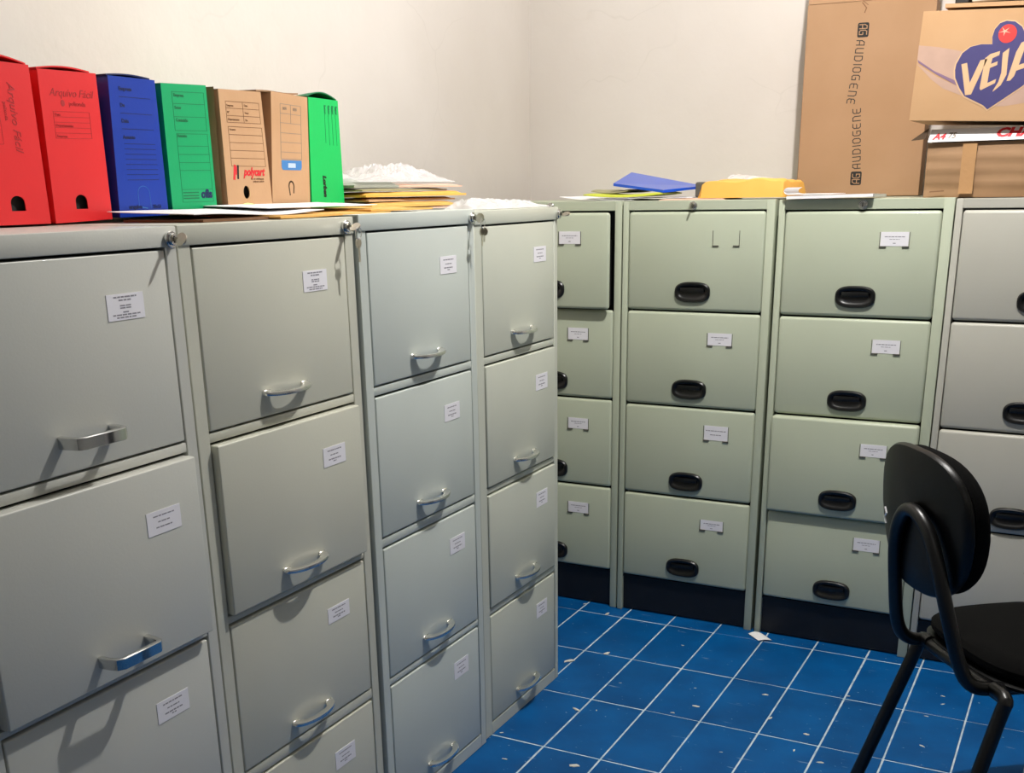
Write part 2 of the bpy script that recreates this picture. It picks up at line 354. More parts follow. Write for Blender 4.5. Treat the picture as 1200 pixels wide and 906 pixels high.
def bar_handle(parent, cx, z, y):
    mb = MB(); pts = [(cx-.047, y, z), (cx-.0465, y-.018, z), (cx-.043, y-.031, z), (cx-.036, y-.036, z), (cx+.036, y-.036, z), (cx+.043, y-.031, z), (cx+.0465, y-.018, z), (cx+.047, y, z)]
    prof = [(-.0045, -.008), (-.003, -.009), (.003, -.009), (.0045, -.008), (.0045, .008), (.003, .009), (-.003, .009), (-.0045, .008)]
    mb.sweep(pts, prof, upv=(0, 0, 1))
    return mb.build('handle', 'chrome', parent)
def sup(a, b, n, k=40):
    return [(abs(math.cos(2*PI*i/k))**(2/n)*a*(1 if math.cos(2*PI*i/k) >= 0 else -1), abs(math.sin(2*PI*i/k))**(2/n)*b*(1 if math.sin(2*PI*i/k) >= 0 else -1)) for i in range(k)]
def cup_handle(parent, cx, z, y):
    """black oval recessed finger grip"""
    mb = MB(); k = 40; rings = [(.0555, .0305, 2.8, 0), (.055, .030, 2.8, .005), (.0515, .0268, 2.8, .0085), (.047, .0225, 2.8, .0085), (.043, .0185, 2.8, .006)]
    vs_ = []
    for a, b, n, o in rings: vs_ += [(cx+p, y-o, z+q) for p, q in sup(a, b, n, k)]
    # inner recess: floor leans so that the lower lip catches light, the top hides under a hood
    for a, b, o0, dz in ((.040, .0165, .0015, .001), (.036, .012, .0008, .004)):
        vs_ += [(cx+p, y-o0-max(0, -q)*.16, z+q+dz) for p, q in sup(a, b, 2.6, k)]
    R = len(rings)+2
    fs = [(i*k+q, i*k+(q+1) % k, (i+1)*k+(q+1) % k, (i+1)*k+q) for i in range(R-1) for q in range(k)] + [tuple((R-1)*k+q for q in range(k))]
    mb.add(vs_, fs, 0, True)
    mb.box((cx-.037, y-.0075, z+.0005), (cx+.037, y-.0045, z+.0135), bev=.0014)   # hood lip across the upper half
    return mb.build('handle', 'black_plastic', parent)
def wire_holder(parent, q, y, full=True):
    """thin wire label holder: two side wires with feet"""
    x0, z0, x1, z1 = q; mb = MB(); m2 = MB(); r = .0009
    mb.tube([(x0-.001, y-.001, z1), (x0-.001, y-.0015, z0-.001), (x0+.017, y-.0018, z0-.0015)], r, seg=6)
    m2.tube([(x1+.001, y-.001, z1), (x1+.001, y-.0015, z0-.001), (x1-.017, y-.0018, z0-.0015)], r, seg=6)
    mb.box((x0-.002, y-.003, z0-.0035), (x0+.017, y, z0-.0005)); mb.build('label_clip', 'dark_piece', parent); m2.box((x1-.017, y-.003, z0-.0035), (x1+.002, y, z0-.0005)); m2.build('label_clip', 'dark_piece', parent)

def drawer(parent, x0, x1, z0, z1, paint, pull=0., bev=.0028, tray=False, D=.62, proud=.004):
    mb = MB().box((x0, -proud-pull, z0), (x1, .014-(pull if pull > .022 else 0), z1), bev=bev, seg=3)
    d = mb.build('drawer', paint, parent)
    if tray:
        t = MB(); a, b, h = x0+.012, x1-.012, (z1-z0)*.72
        t.box((a, .0145, z0+.01), (a+.002, D-.1, z0+h)).box((b-.002, .0145, z0+.01), (b, D-.1, z0+h)).box((a, .0145, z0+.01), (b, D-.1, z0+.012)).box((a, D-.1, z0+.01), (b, D-.098, z0+h))
        t.build('drawer_tray', 'dark_inside', d)
    return d
def rot_local(w): return PI/2-w
def cab_frame(o, w, uL):
    d = Vector((math.sin(w), math.cos(w), 0)); return Vector((o[0], o[1], 0))+d*uL, rot_local(w)

def lock(parent, x, z, y=-.003):
    l = MB().cyl((x, y, z), (0, -1, 0), .0125, .006, seg=24, bev=.001).cyl((x, y-.006, z), (0, -1, 0), .009, .004, seg=20, bev=.001).build('lock', 'chrome', parent)
    MB().box((x-.001, y-.0108, z-.005), (x+.001, y-.0098, z+.005)).build('keyhole', 'ink_black', l)
    return l

# front faces of the left-hand row: A, B, C, D (near to far)
def left_cabinet(key, o, w, uL, wid, H, hb, rows, tL, tR, paint, D, label, pulls, handles, labels, lrows, lockx, lockz, hmat):
    loc, rz = cab_frame(o, w, uL)
    root = empty('filing_cabinet', (loc.x, loc.y, 0), rz, label=label, cat='filing cabinet')
    t = .0015
    b = MB().box((0, 0, 0), (tL, .022, H-.002), bev=.0012, seg=1).box((wid-tR, 0, 0), (wid, .022, H-.002), bev=.0012, seg=1)
    b.box((0, .02, 0), (t, D, H-.002)).box((wid-t, .02, 0), (wid, D, H-.002)).box((0, D-t, 0), (wid, D, H-.002)).box((tL, .0, 0), (wid-tR, .02, rows[-1]-.003), bev=.001, seg=1)
    for za, zb in zip(rows[1:-1:2], rows[2:-1:2]):   # rails between drawers
        b.box((tL-.001, .0015, zb+.002), (wid-tR+.001, .02, za-.0025), bev=.002, seg=2)
    b.build('cabinet_body', paint, root)
    MB().box((0, -.003, hb+.0015), (wid, D, H), bev=.0018, seg=2).build('top_panel', paint, root)
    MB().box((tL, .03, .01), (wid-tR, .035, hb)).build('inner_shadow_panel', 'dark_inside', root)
    tops = [hb-.0025]+rows[2::2][:3] if False else None
    for k in range(4):
        zt, zb = rows[2*k]-.0025, rows[2*k+1]+.001
        d = drawer(root, tL+.003, wid-tR-.0035, zb, zt, paint, pulls[k], tray=pulls[k] > .005, D=D, proud=.0005)
        y = -.0005-pulls[k]
        cx, hz = handles[k]
        if hmat == 'bar': bar_handle(d, cx, hz, y)
        else: arc_handle(d, cx, hz, y)
        label_card(d, labels[k], y, lrows[k], 0)
    lock(root, lockx, lockz)
    return root
# rows: [header bottom, d1 bottom, d2 top, d2 bottom, d3 top, d3 bottom, d4 top, d4 bottom]
uL = -.9385
left_cabinet('A', (.0808, -1.5018), -.028, uL, .4685, 1.3205, 1.2889, [1.2889, .9907, .9703, .666, .6499, .3575, .3331, .037], .0245, .0235, 'grey_paint_a', .70,
    'nearest grey filing cabinet on the left, with square chrome bar handles, under the red boxes', [.0, .017, 0, 0],
    [(-.694-uL, 1.038), (-.694-uL, .706), (-.694-uL, .39), (-.694-uL, .08)],
    [(-.6245-uL, 1.1925, -.552-uL, 1.230), (-.6165-uL, .8645, -.5437-uL, .902), (-.6285-uL, .546, -.556-uL, .583), (-.628-uL, .23, -.556-uL, .267)],
    [ROWS_A1, ROWS_3, ROWS_4, ROWS_3], -.486-uL, 1.3015, 'bar')
uL = -.467
left_cabinet('B', (.083, -1.4971), -.0130, uL, .4635, 1.3212, 1.2889, [1.2889, .9918, .9717, .6667, .6482, .3575, .3311, .037], .0275, .0252, 'grey_paint_b', .70,
    'beige-grey filing cabinet second on the left, under the brown cardboard file boxes', [0, .012, 0, 0],
    [(-.2362-uL, 1.0338), (-.2362-uL, .707), (-.2345-uL, .391), (-.236-uL, .078)],
    [(-.1645-uL, 1.195, -.0945-uL, 1.232), (-.1575-uL, .870, -.088-uL, .9068), (-.163-uL, .5505, -.092-uL, .583), (-.1725-uL, .2285, -.104-uL, .2687)],
    [ROWS_A1, ROWS_4, ROWS_4, ROWS_4], -.031-uL, 1.3035, 'arc')
uL = .0006
left_cabinet('C', (.0903, -1.4948), -.0160, uL, .4482, 1.3244, 1.2926, [1.2926, .9941, .973, .6761, .6529, .3554, .3357, .0374], .0261, .0248, 'grey_paint_c', .70,
    'bluish grey filing cabinet third on the left, under the pile of envelopes', [0, 0, 0, 0],
    [(.229, 1.0355), (.228, .7175), (.229, .3975), (.226, .074)],
    [(.2965, 1.1938, .365, 1.2305), (.293, .873, .3602, .9105), (.297, .558, .366, .5965), (.297, .239, .3656, .282)],
    [ROWS_4, ROWS_4, ROWS_4, ROWS_4], .432, 1.306, 'arc')
uL = .4519
left_cabinet('D', (.0834, -1.4862), -.0161, uL, .440, 1.3201, 1.2878, [1.2878, .9903, .9696, .6705, .6517, .3549, .334, .0369], .0349, .0202, 'grey_paint_d', .70,
    'pale grey filing cabinet at the far end of the left row', [0, .003, .003, 0],
    [(.686-uL, 1.032), (.687-uL, .7128), (.686-uL, .396), (.687-uL, .070)],
    [(.752-uL, 1.1905, .8214-uL, 1.2276), (.7525-uL, .8677, .8207-uL, .9085), (.7505-uL, .553, .817-uL, .5945), (.7515-uL, .233, .817-uL, .2745)],
    [ROWS_4, ROWS_4, ROWS_4, ROWS_4], .889-uL, 1.3025, 'arc')

def back_cabinet(o, w, uL, wid, H, hb, rows, tL, tR, paint, label, pulls, hx, hz, labels, lrows, lockx, D=.60, kick=True):
    loc, rz = cab_frame(o, w, uL)
    root = empty('filing_cabinet', (loc.x, loc.y, 0), rz, label=label, cat='filing cabinet')
    t = .0015
    b = MB().box((0, -.002, 0), (tL, .022, H), bev=.002, seg=2).box((wid-tR, -.002, 0), (wid, .022, H), bev=.002, seg=2)
    b.box((0, .02, .0), (t, D, H)).box((wid-t, .02, .0), (wid, D, H)).box((0, D-t, 0), (wid, D, H)).box((0, .02, H-.002), (wid, D, H))
    b.box((tL-.001, 0, hb+.002), (wid-tR+.001, .022, H), bev=.0012, seg=1)
    b.build('cabinet_body', paint, root)
    MB().box((tL, .012, .004), (wid-tR, .016, rows[-1]-.004)).box((tL, .006, rows[-1]-.009), (wid-tR, .016, rows[-1]-.0025)).build('kick_plate', 'kick_black', root)
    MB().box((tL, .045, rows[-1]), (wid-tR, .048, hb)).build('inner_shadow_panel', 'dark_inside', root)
    for k in range(4):
        zt, zb = rows[k]-.0025, rows[k+1]+.0022
        d = drawer(root, tL+.0015, wid-tR-.0015-(.006 if pulls[k] > .022 else 0), zb, zt, paint, pulls[k], bev=.0095, tray=pulls[k] > .005, D=D)
        y = -.004-pulls[k]
        cup_handle(d, hx-uL, hz[k], y)
        q = labels[k]; q = (q[0]-uL, q[1], q[2]-uL, q[3])
        wire_holder(d, q, y)
        if lrows[k]: label_card(d, (q[0]+.001, q[1], q[2]-.001, q[3]), y, lrows[k])
    if lockx is not None: lock(root, lockx-uL, H-.0155, -.001)
    return root
HZ = [1.0607, .7660, .4708, .1810]
back_cabinet((-.0016, .0039), 1.560, -.4722, .470, 1.326, 1.2949, [1.2949, 1.0, .7143, .4217, .1311], .020, .0233, 'green_paint',
    'light green filing cabinet in the room corner, half hidden, top drawer ajar', [.026, 0, 0, 0], -.2390, HZ,
    [(-.2023, 1.1999, -.1283, 1.2373), (-.1828, .9019, -.1113, .9393), (-.182, .6111, -.109, .6466), (-.1815, .3228, -.1057, .3594)], [ROWS_H]*4, -.2439)
back_cabinet((-.0008, -.001), 1.559, .0029, .466, 1.3249, 1.2957, [1.2957, 1.0027, .7101, .4185, .1275], .0178, .0241, 'green_paint',
    'light green filing cabinet whose top drawer has an empty label holder', [0, 0, 0, 0], .2325, HZ,
    [(.2908, 1.1981, .369, 1.2397), (.2855, .9053, .3616, .9417), (.2865, .6130, .3636, .6580), (.2866, .3202, .3616, .3527)], [None, ROWS_H, ROWS_H2, ROWS_H], .2251)
back_cabinet((.0004, -.0049), 1.5671, .4806, .4694, 1.3237, 1.2941, [1.2941, 1.0025, .7129, .4133, .1277], .0181, .0275, 'green_paint',
    'light green filing cabinet below the tall brown carton, third drawer slightly out', [0, 0, .018, 0], .7125, HZ,
    [(.7671, 1.1992, .843, 1.2365), (.7701, .9075, .8465, .9447), (.7659, .6116, .84, .6477), (.7666, .3194, .8426, .3582)], [ROWS_H]*4, .7137)
back_cabinet((0, .002), 1.5751, .9539, .472, 1.3212, 1.2946, [1.2946, 1.0039, .7074, .423, .128], .0174, .0225, 'grey_paint_e',
    'warm grey filing cabinet at the right edge behind the black chair', [0, 0, .004, 0], 1.1855, HZ,
    [(1.24, 1.1992, 1.316, 1.2365), (1.24, .9075, 1.316, .9447), (1.24, .6116, 1.316, .6477), (1.24, .3194, 1.316, .3582)], [ROWS_H]*4, 1.1855)

# keys left in the locks of the left row
def key(loc, rz, label, bow='round', hang=None, turn=0.):
    r = empty('key', loc, rz, label=label, cat='key', group=None)
    mb = MB().box((-.0012, -.006, -.0032), (.0012, 0, .0032))
    if bow == 'round':
        c, s = math.cos(turn), math.sin(turn); ring = [(.0105*math.cos(2*PI*i/20)*s, -.013-.0105*math.sin(2*PI*i/20), .0105*math.cos(2*PI*i/20)*c) for i in range(20)]
        k = len(ring); n = Vector((c, 0, -s))*.0011
        a = [Vector(p)+n for p in ring]; b = [Vector(p)-n for p in ring]
        mb.add(a+b, [tuple(range(k)), tuple(range(k, 2*k))[::-1]]+[(i, (i+1) % k, (i+1) % k+k, i+k) for i in range(k)])
    mb.build('key_blade', 'nickel', r)
    if hang:
        rg = MB().tube([(.0, -.036, 0) if False else (.009*math.sin(a), -.020, -.011-.011*math.cos(a)) for a in [2*PI*i/18 for i in range(18)]], .0008, seg=6, closed=True).build('key_ring', 'satin', r)
        for dx, ln, tw in hang:
            z0 = -.020
            h = MB().cyl((dx-.001, -.020, z0-.009), (1, 0, 0) if tw else (0, 1, 0), .009, .0018, seg=16).box((dx-.002, -.0205, z0-.009-ln), (dx+.002, -.0185, z0-.014))
            h.build('spare_key', 'nickel', r)
    return r
def on_cab(o, w, u, z, out):
    d = Vector((math.sin(w), math.cos(w), 0)); n = Vector((math.cos(w), -math.sin(w), 0)); p = Vector((o[0], o[1], 0))+d*u+n*out; return (p.x, p.y, z), rot_local(w)
p, rz = on_cab((.0808, -1.5018), -.028, -.486, 1.3015, .0135); key(p, rz, 'round-headed key in the lock of the nearest left cabinet', turn=.45)
p, rz = on_cab((.083, -1.4971), -.0059, -.031, 1.3035, .0135); key(p, rz, 'key with one long key hanging below it, left of the bluish cabinet', hang=[(.0, .034, False)], turn=.9)
p, rz = on_cab((.0903, -1.4948), -.0172, .432, 1.306, .0135); key(p, rz, 'key in the bluish cabinet lock with two short keys dangling', hang=[(-.004, .03, False), (.006, .022, True)], turn=.2)
p, rz = on_cab((.0834, -1.4862), -.0161, .889, 1.3025, .0135); key(p, rz, 'pale key in the lock of the cabinet at the far end of the left row', turn=1.1)
kk = key((.2251, -.0118, 1.3094), 0, 'small key in the lock above the empty label holder', bow='round', turn=.1); kk.scale = (.75, .75, .75)

# ------------------------------------------------------------------ archive boxes on the left row (frame of cabinet B)
BO, BW = (.083, -1.4971), -.0059
def bframe(u, off, z): 
    p, rz = on_cab(BO, BW, u, z, -off); return p, rz
def archive_box(q, off, paint, label, hole=None, flap=None, depth=.35, top_mat=None):
    """q = [(xBL,zBL),(xBR,zBR),(xTR,zTR),(xTL,zTL)] of the front face, cabinet-row coordinates"""
    x0 = (q[0][0]+q[1][0])/2; zb = min(q[0][1], q[1][1])
    loc, rz = bframe(x0, off, zb)
    root = empty('archive_box', loc, rz, label=label, cat='file box', group=None)
    Q = [(a-x0, b-zb) for a, b in q]; t = .0025
    def corner(fu, fv):
        a = Vector(Q[0]).lerp(Vector(Q[1]), fu); b = Vector(Q[3]).lerp(Vector(Q[2]), fu); return a.lerp(b, fv)
    def slab(u0, v0, u1, v1, y0, y1, mb):
        c = [corner(u0, v0), corner(u1, v0), corner(u1, v1), corner(u0, v1)]
        mb.hexa([(p[0], y0, p[1]) for p in c], [(p[0], y1, p[1]) for p in c])
    b = MB(); e = t/.125; f = t/.235
    slab(0, 0, e, 1, .002, depth, b); slab(1-e, 0, 1, 1, .002, depth, b); slab(0, 0, 1, f, .002, depth, b); slab(0, 1-f, 1, 1, .002, depth, b); slab(0, 0, 1, 1, depth-t, depth, b)
    b.build('box_body', paint, root)
    fr = MB(); holes = []
    if hole:
        kind, hu, hv, hw, hh = hole; c = corner(hu, hv)
        if kind == 'arch': holes = [[(c[0]-hw, c[1]-hh), (c[0]+hw, c[1]-hh)]+[(c[0]+hw*math.cos(a), c[1]+hh*(.1+.9*math.sin(a))) for a in [PI*i/10 for i in range(11)]]]
        else: holes = [[(c[0]+hw*math.cos(a), c[1]+hh*math.sin(a)) for a in [2*PI*i/20 for i in range(20)]]]
    fr.poly([tuple(p) for p in Q], 0, .002, holes=holes); fr.build('front_panel', paint, root)
    MB().box((Q[0][0]+.006, .010, .004), (Q[1][0]-.006, .014, .1)).build('hole_shade_sheet', 'ink_black', root)  # black sheet behind the finger hole, painting the shade inside the box
    if flap:
        w0, w1 = Q[3][0]+flap[0], Q[2][0]-flap[1]; zt = (Q[2][1]+Q[3][1])/2
        n = 12; vs_ = []
        def fz(u): return Q[3][1]*(1-u)+Q[2][1]*u
        mb = MB().grid(n, 4, lambda u, v: (w0+(w1-w0)*u, .004+v*flap[3], fz((w0-Q[3][0]+(w1-w0)*u)/(Q[2][0]-Q[3][0]))+.0028+flap[2]*math.sin(PI*min(1, u*flap[4]))*math.sin(PI*min(.5+v*.5, 1)) ), th=.0022)
        mb.build('lid_flap', top_mat or paint, root)
    return root, corner
def face_lines(mb, corner, rects=(), segs=(), w=.0007, mi=0, y=0):
    for u0, v0, u1, v1 in rects: mb.pline([tuple(corner(*p)) for p in ((u0, v0), (u1, v0), (u1, v1), (u0, v1))], w, y, mi, closed=True)
    for a in segs: mb.line(tuple(corner(a[0], a[1])), tuple(corner(a[2], a[3])), w, y, mi)
OFF = .27
# red, partly outside the frame
rt_, co = archive_box([(-.590, 1.3245), (-.4681, 1.3243), (-.4692, 1.5639), (-.590, 1.567)], OFF, 'red_pp', 'red plastic file box nearest the camera, printed sideways with handwritten-style lettering', hole=('arch', .52, .135, .0135, .0115), flap=(.002, .002, .008, .10, 1))
mb = MB(); face_lines(mb, co, rects=[(.06, .5, .44, .86)], segs=[(.14, .5, .14, .86), (.22, .5, .22, .86), (.30, .5, .30, .86)], w=.0006)
c = co(.62, .88); mb.text('Arquivo Fácil', c[0], c[1], .019, -.0004, rot=-PI/2, shear=.3)
c = co(.52, .76); mb.text('polionda', c[0], c[1], .008, -.0004, rot=-PI/2)
mb.build('printing', 'ink_darkred', rt_)
rt_, co = archive_box([(-.4578, 1.324), (-.3362, 1.3272), (-.3339, 1.5613), (-.4536, 1.5602)], OFF, 'red_pp', 'second red plastic file box with an arched finger hole, beside the blue one', hole=('arch', .48, .135, .0125, .0115), flap=(.002, .010, .0045, .10, 1))
mb = MB(); c = co(.15, .835); mb.text('Arquivo Fácil', c[0], c[1], .0168, -.0004, shear=.3)
c = co(.46, .775); mb.text('polionda', c[0], c[1], .010, -.0004); mb.poly([(co(.36, .79)[0]+.004*math.cos(a), co(.36, .79)[1]+.005*math.sin(a)) for a in [2*PI*i/12 for i in range(12)]], -.0003, 0)
face_lines(mb, co, rects=[(.18, .56, .80, .735)], segs=[(.18, .56+.035*k, .80, .56+.035*k) for k in range(1, 5)], w=.0006)
for k, s in enumerate(('Data', 'Departamento', 'Empresa')): c = co(.2, .707-.07*k+.0); mb.text(s, c[0], c[1], .006, -.0004)
mb.build('printing', 'ink_darkred', rt_)
rt_, co = archive_box([(-.3183, 1.3295), (-.2006, 1.3307), (-.2002, 1.5598), (-.3081, 1.5605)], OFF, 'blue_pp', 'dark blue plastic file box between the red and green ones', hole=None, flap=(.0, .008, .003, .1, 1), top_mat='ink_navy')
mb = MB(); face_lines(mb, co, segs=[(.2, v, .86, v) for v in (.86, .745, .635)]+[(.22, v, .86, v) for v in (.53, .493, .456, .419, .382, .345, .308, .27)], w=.0009)
for v, s in ((.905, 'Empresa'), (.79, 'De'), (.68, 'Data'), (.565, 'Assunto')): c = co(.2, v); mb.text(s, c[0], c[1], .0085, -.0004, bold=.0003)
c = co(.2, .06); mb.text('arquivo', c[0], c[1], .010, -.0004, bold=.0004); c = co(.68, .06); mb.text('25x13', c[0], c[1], .008, -.0004, bold=.0003)
mb.build('printing', 'ink_navy', rt_)
mb = MB(); cc = co(.52, .155); mb.pline([(cc[0]-.014, cc[1]-.022)]+[(cc[0]-.014*math.cos(a), cc[1]+.003+.013*math.sin(a)) for a in [PI*i/10 for i in range(11)]]+[(cc[0]+.014, cc[1]-.022)], .0006, 0)
mb.line((cc[0]-.007, cc[1]-.02), (cc[0]+.005, cc[1]-.022), .0016, 0); mb.build('finger_cut', 'ink_sky', rt_)
rt_, co = archive_box([(-.1893, 1.3334), (-.0703, 1.3335), (-.0701, 1.5598), (-.1863, 1.5565)], OFF, 'green_pp', 'dark green plastic file box with ruled printed form, between the blue and cardboard ones', hole=None, flap=None)
mb = MB(); face_lines(mb, co, rects=[(.22, .645, .93, .94), (.24, .085, .93, .62)], segs=[(.22, .85, .93, .85), (.22, .75, .93, .75)]+[(.25, v, .92, v) for v in (.525, .46, .397, .335)]+[(.25, .185, .93, .185)], w=.0008)
for v, s in ((.905, 'Empresa'), (.81, 'Setor'), (.715, 'Conteúdo'), (.595, 'Assunto')): c = co(.25, v); mb.text(s, c[0], c[1], .0075, -.0004, bold=.0002)
for v in (.16, .135, .115): face_lines(mb, co, segs=[(.27, v, .6, v)], w=.0022)
mb.build('printing', 'ink_dgreen', rt_)
mb = MB(); c = co(.66, .118); mb.text('ofis', c[0], c[1], .021, -.0006, bold=.0009); mb.build('emblem', 'ink_navy', rt_)
rt_, co = archive_box([(-.0435, 1.3345), (.0902, 1.333), (.080, 1.5569), (-.0429, 1.5555)], OFF-.005, 'card_tan', 'worn brown cardboard file box with red lettering and a round finger hole', hole=('oval', .43, .155, .0092, .0125), flap=None)
mb = MB(); face_lines(mb, co, rects=[(.14, .735, .92, .905), (.15, .375, .93, .70)], segs=[(.14, .85, .92, .85), (.14, .79, .92, .79), (.53, .735, .53, .905)]+[(.15, v, .93, v) for v in (.635, .57, .505, .44)], w=.0009)
for u, v, s in ((.16, .865, 'Empresa'), (.56, .87, 'Data'), (.16, .81, 'Nº'), (.56, .81, 'Setor'), (.16, .752, 'Departamento'), (.56, .75, 'De'), (.17, .67, 'Assunto')): c = co(u, v); mb.text(s, c[0], c[1], .0055, -.0004)
for v, a in ((.262, .55), (.24, .6)): c = co(a, v); mb.text('Ind. de embalagens' if a < .6 else 'polycart.com.br', c[0], c[1], .0052, -.0004)
mb.build('printing', 'ink_brown', rt_)
mb = MB(); c = co(.40, .297); mb.text('polycart', c[0], c[1], .0215, -.0006, shear=.35, bold=.0008, sx=.86); c = co(.17, .30); mb.line((c[0]+.002, c[1]-.006), (c[0]+.006, c[1]+.016), .006, 0); mb.line((c[0]+.009, c[1]+.002), (c[0]+.010, c[1]+.014), .003, 0); mb.build('red_lettering', 'ink_red2', rt_)
mb = MB(); c = co(.17, .30); mb.line((c[0]+.013, c[1]-.005), (c[0]+.015, c[1]+.016), .005, 0); mb.build('emblem', 'ink_black', rt_)
# crumpled side panel of the worn cardboard box
side = MB().grid(3, 14, lambda u, v: (-.0735-.012*math.sin(v*3)*u-.010*(1-v)*.6+.003*noise.noise(Vector((u*3, v*9, 1))), .004+u*.02, .004+v*.222), th=.0)
side.build('side_flap', 'card_dull', rt_)
rt_, co = archive_box([(.0947, 1.3329), (.2200, 1.3336), (.2351, 1.5561), (.1178, 1.5607)], OFF, 'card_tan', 'brown cardboard file box with a blue printed panel, leaning beside the bright green one', hole=None, flap=None)
mb = MB(); face_lines(mb, co, rects=[(.24, .44, .80, .91)], segs=[(.24, .83, .80, .83), (.24, .75, .80, .75), (.24, .665, .80, .665), (.24, .585, .80, .585), (.24, .5, .80, .5), (.52, .75, .52, .91)], w=.001)
for u in (.30, .58): c = co(u, .86); mb.text('000', c[0], c[1], .009, -.0004)
mb.build('printing', 'ink_slate', rt_)
mb = MB().poly([tuple(co(*p)) for p in ((.25, .37), (.28, .345), (.76, .345), (.79, .37), (.79, .43), (.25, .43))], -.0004, 0); mb.build('blue_panel', 'ink_sky', rt_)
mb = MB(); c = co(.40, .372); mb.text('Tiliex', c[0], c[1], .014, -.0008, bold=.0004) if False else mb.poly([tuple(co(*p)) for p in ((.42, .365), (.62, .365), (.62, .405), (.42, .405))], -.0007, -.0004); mb.build('panel_mark', 'ink_sky_light', rt_)
mb = MB(); c = co(.50, .20); mb.pline([(c[0]-.006, c[1]-.016)]+[(c[0]-.008*math.cos(a), c[1]+.010*math.sin(a)) for a in [PI*i/10-.2 for i in range(13)]]+[(c[0]+.006, c[1]-.012)], .0032, 0); mb.build('finger_cut', 'card_dark', rt_)
# its torn top flap that folds over to the left
MB().grid(8, 6, lambda u, v: (-.073+u*.133, .01+v*.12, .2300-.0005*(1-u)+.001*math.sin(u*7)+.003*v), th=.003).build('lid_flap', 'card_dull', rt_)
MB().grid(3, 8, lambda u, v: (-.073+.008*u, .012+u*.004, .150+v*.073), th=.0).build('torn_edge', 'card_dull', rt_)
MB().box((-.0665, .008, .118), (-.0635, .014, .142)).box((-.066, .008, .048), (-.0635, .014, .082)).build('side_print', 'ink_sky', rt_)
rt_, co = archive_box([(.2258, 1.3352), (.3445, 1.3346), (.3418, 1.5552), (.2381, 1.5571)], OFF, 'green_pp2', 'bright green plastic file box at the far end, printed sideways', hole=None, flap=(.0, .0, .011, .08, 1), top_mat='ink_dgreen')
mb = MB(); face_lines(mb, co, segs=[(.52, .60, .52, .93), (.64, .58, .64, .93), (.76, .58, .76, .93), (.88, .58, .88, .93)], w=.0009)
for u in (.52, .65, .78, .90): c = co(u, .945); mb.text('Setor', c[0]-.001, c[1], .008, -.0004, rot=-PI/2, bold=.0003)
mb.build('printing', 'ink_dgreen', rt_)
mb = MB(); c = co(.37, .295); mb.text('Lorben', c[0], c[1], .015, -.0004, rot=-PI/2, bold=.001, shear=.2); mb.build('emblem', 'ink_black', rt_)

# ------------------------------------------------------------------ papers and envelopes on the cabinets
def wob(x, y, s=4., a=.002, k=0): return a*noise.noise(Vector((x*s+k, y*s, k*1.7)))
def sheet(name, loc, rz, w, d, mt, label, cat, z=lambda x, y: 0, th=.0012, group=None, nx=16, ny=12):
    o = MB().grid(nx, ny, lambda u, v: (w*(u-.5), d*(v-.5), z(u, v)), th=th).build(name, mt)
    o.location = loc; o.rotation_euler = (0, 0, rz); return tag(o, label=label, cat=cat, group=group)
def puff(name, loc, rz, w, d, h, mt, label, cat, seed=0, rug=.004, rx=0., ry=0., nx=26, ny=18, pw=4, group=None, base=.002, warp=0.):
    def zf(u, v):
        a, b = abs(2*u-1), abs(2*v-1); s = max(0, (1-a**pw))**.6*max(0, (1-b**pw))**.6
        return base+h*s+rug*noise.noise(Vector((u*w*14+seed, v*d*14, seed)))*min(1, s*2)
    mb = MB(); k = nx+1
    top = [(w*(i/nx-.5), d*(j/ny-.5), zf(i/nx, j/ny)+warp*(i/nx-.5)**2*4) for j in range(ny+1) for i in range(nx+1)]
    bot = [(p[0], p[1], warp*((p[0]/w))**2*4) for p in top]; n = len(top)
    fs = [(j*k+i, j*k+i+1, (j+1)*k+i+1, (j+1)*k+i) for j in range(ny) for i in range(nx)]
    rim = [j for j in range(k)] + [k*(j+1)-1 for j in range(1, ny+1)] + [ny*k+i for i in range(nx-1, -1, -1)] + [j*k for j in range(ny-1, 0, -1)]
    mb.add(top+bot, fs+[tuple(q+n for q in f)[::-1] for f in fs]+[(rim[i], rim[i]+n, rim[(i+1) % len(rim)]+n, rim[(i+1) % len(rim)]) for i in range(len(rim))], 0, True)
    o = mb.build(name, mt); o.location = loc; o.rotation_euler = (rx, ry, rz); return tag(o, label=label, cat=cat, group=group)
def crumple(name, loc, rz, w, d, h, mt, label, cat, seed, prof, nx=64, ny=40, bumps=8, group=None, amp=.75):
    def zf(u, v):
        a, b = abs(2*u-1), abs(2*v-1); s = max(0, (1-a**7))**.6*max(0, (1-b**3))**.7
        r = sum((1-abs(noise.noise(Vector((u*w*bumps*q*2+seed, v*d*bumps*q*2+q, seed)))*2))/q for q in (1, 2.3))/1.45
        return .0015+h*prof(u)*s*(1-amp+amp*r)
    o = MB().grid(nx, ny, lambda u, v: (w*(u-.5), d*(v-.5), zf(u, v)), th=0, smooth=False).build(name, mt); 
    o.location = loc; o.rotation_euler = (0, 0, rz); return tag(o, label=label, cat=cat, group=group)

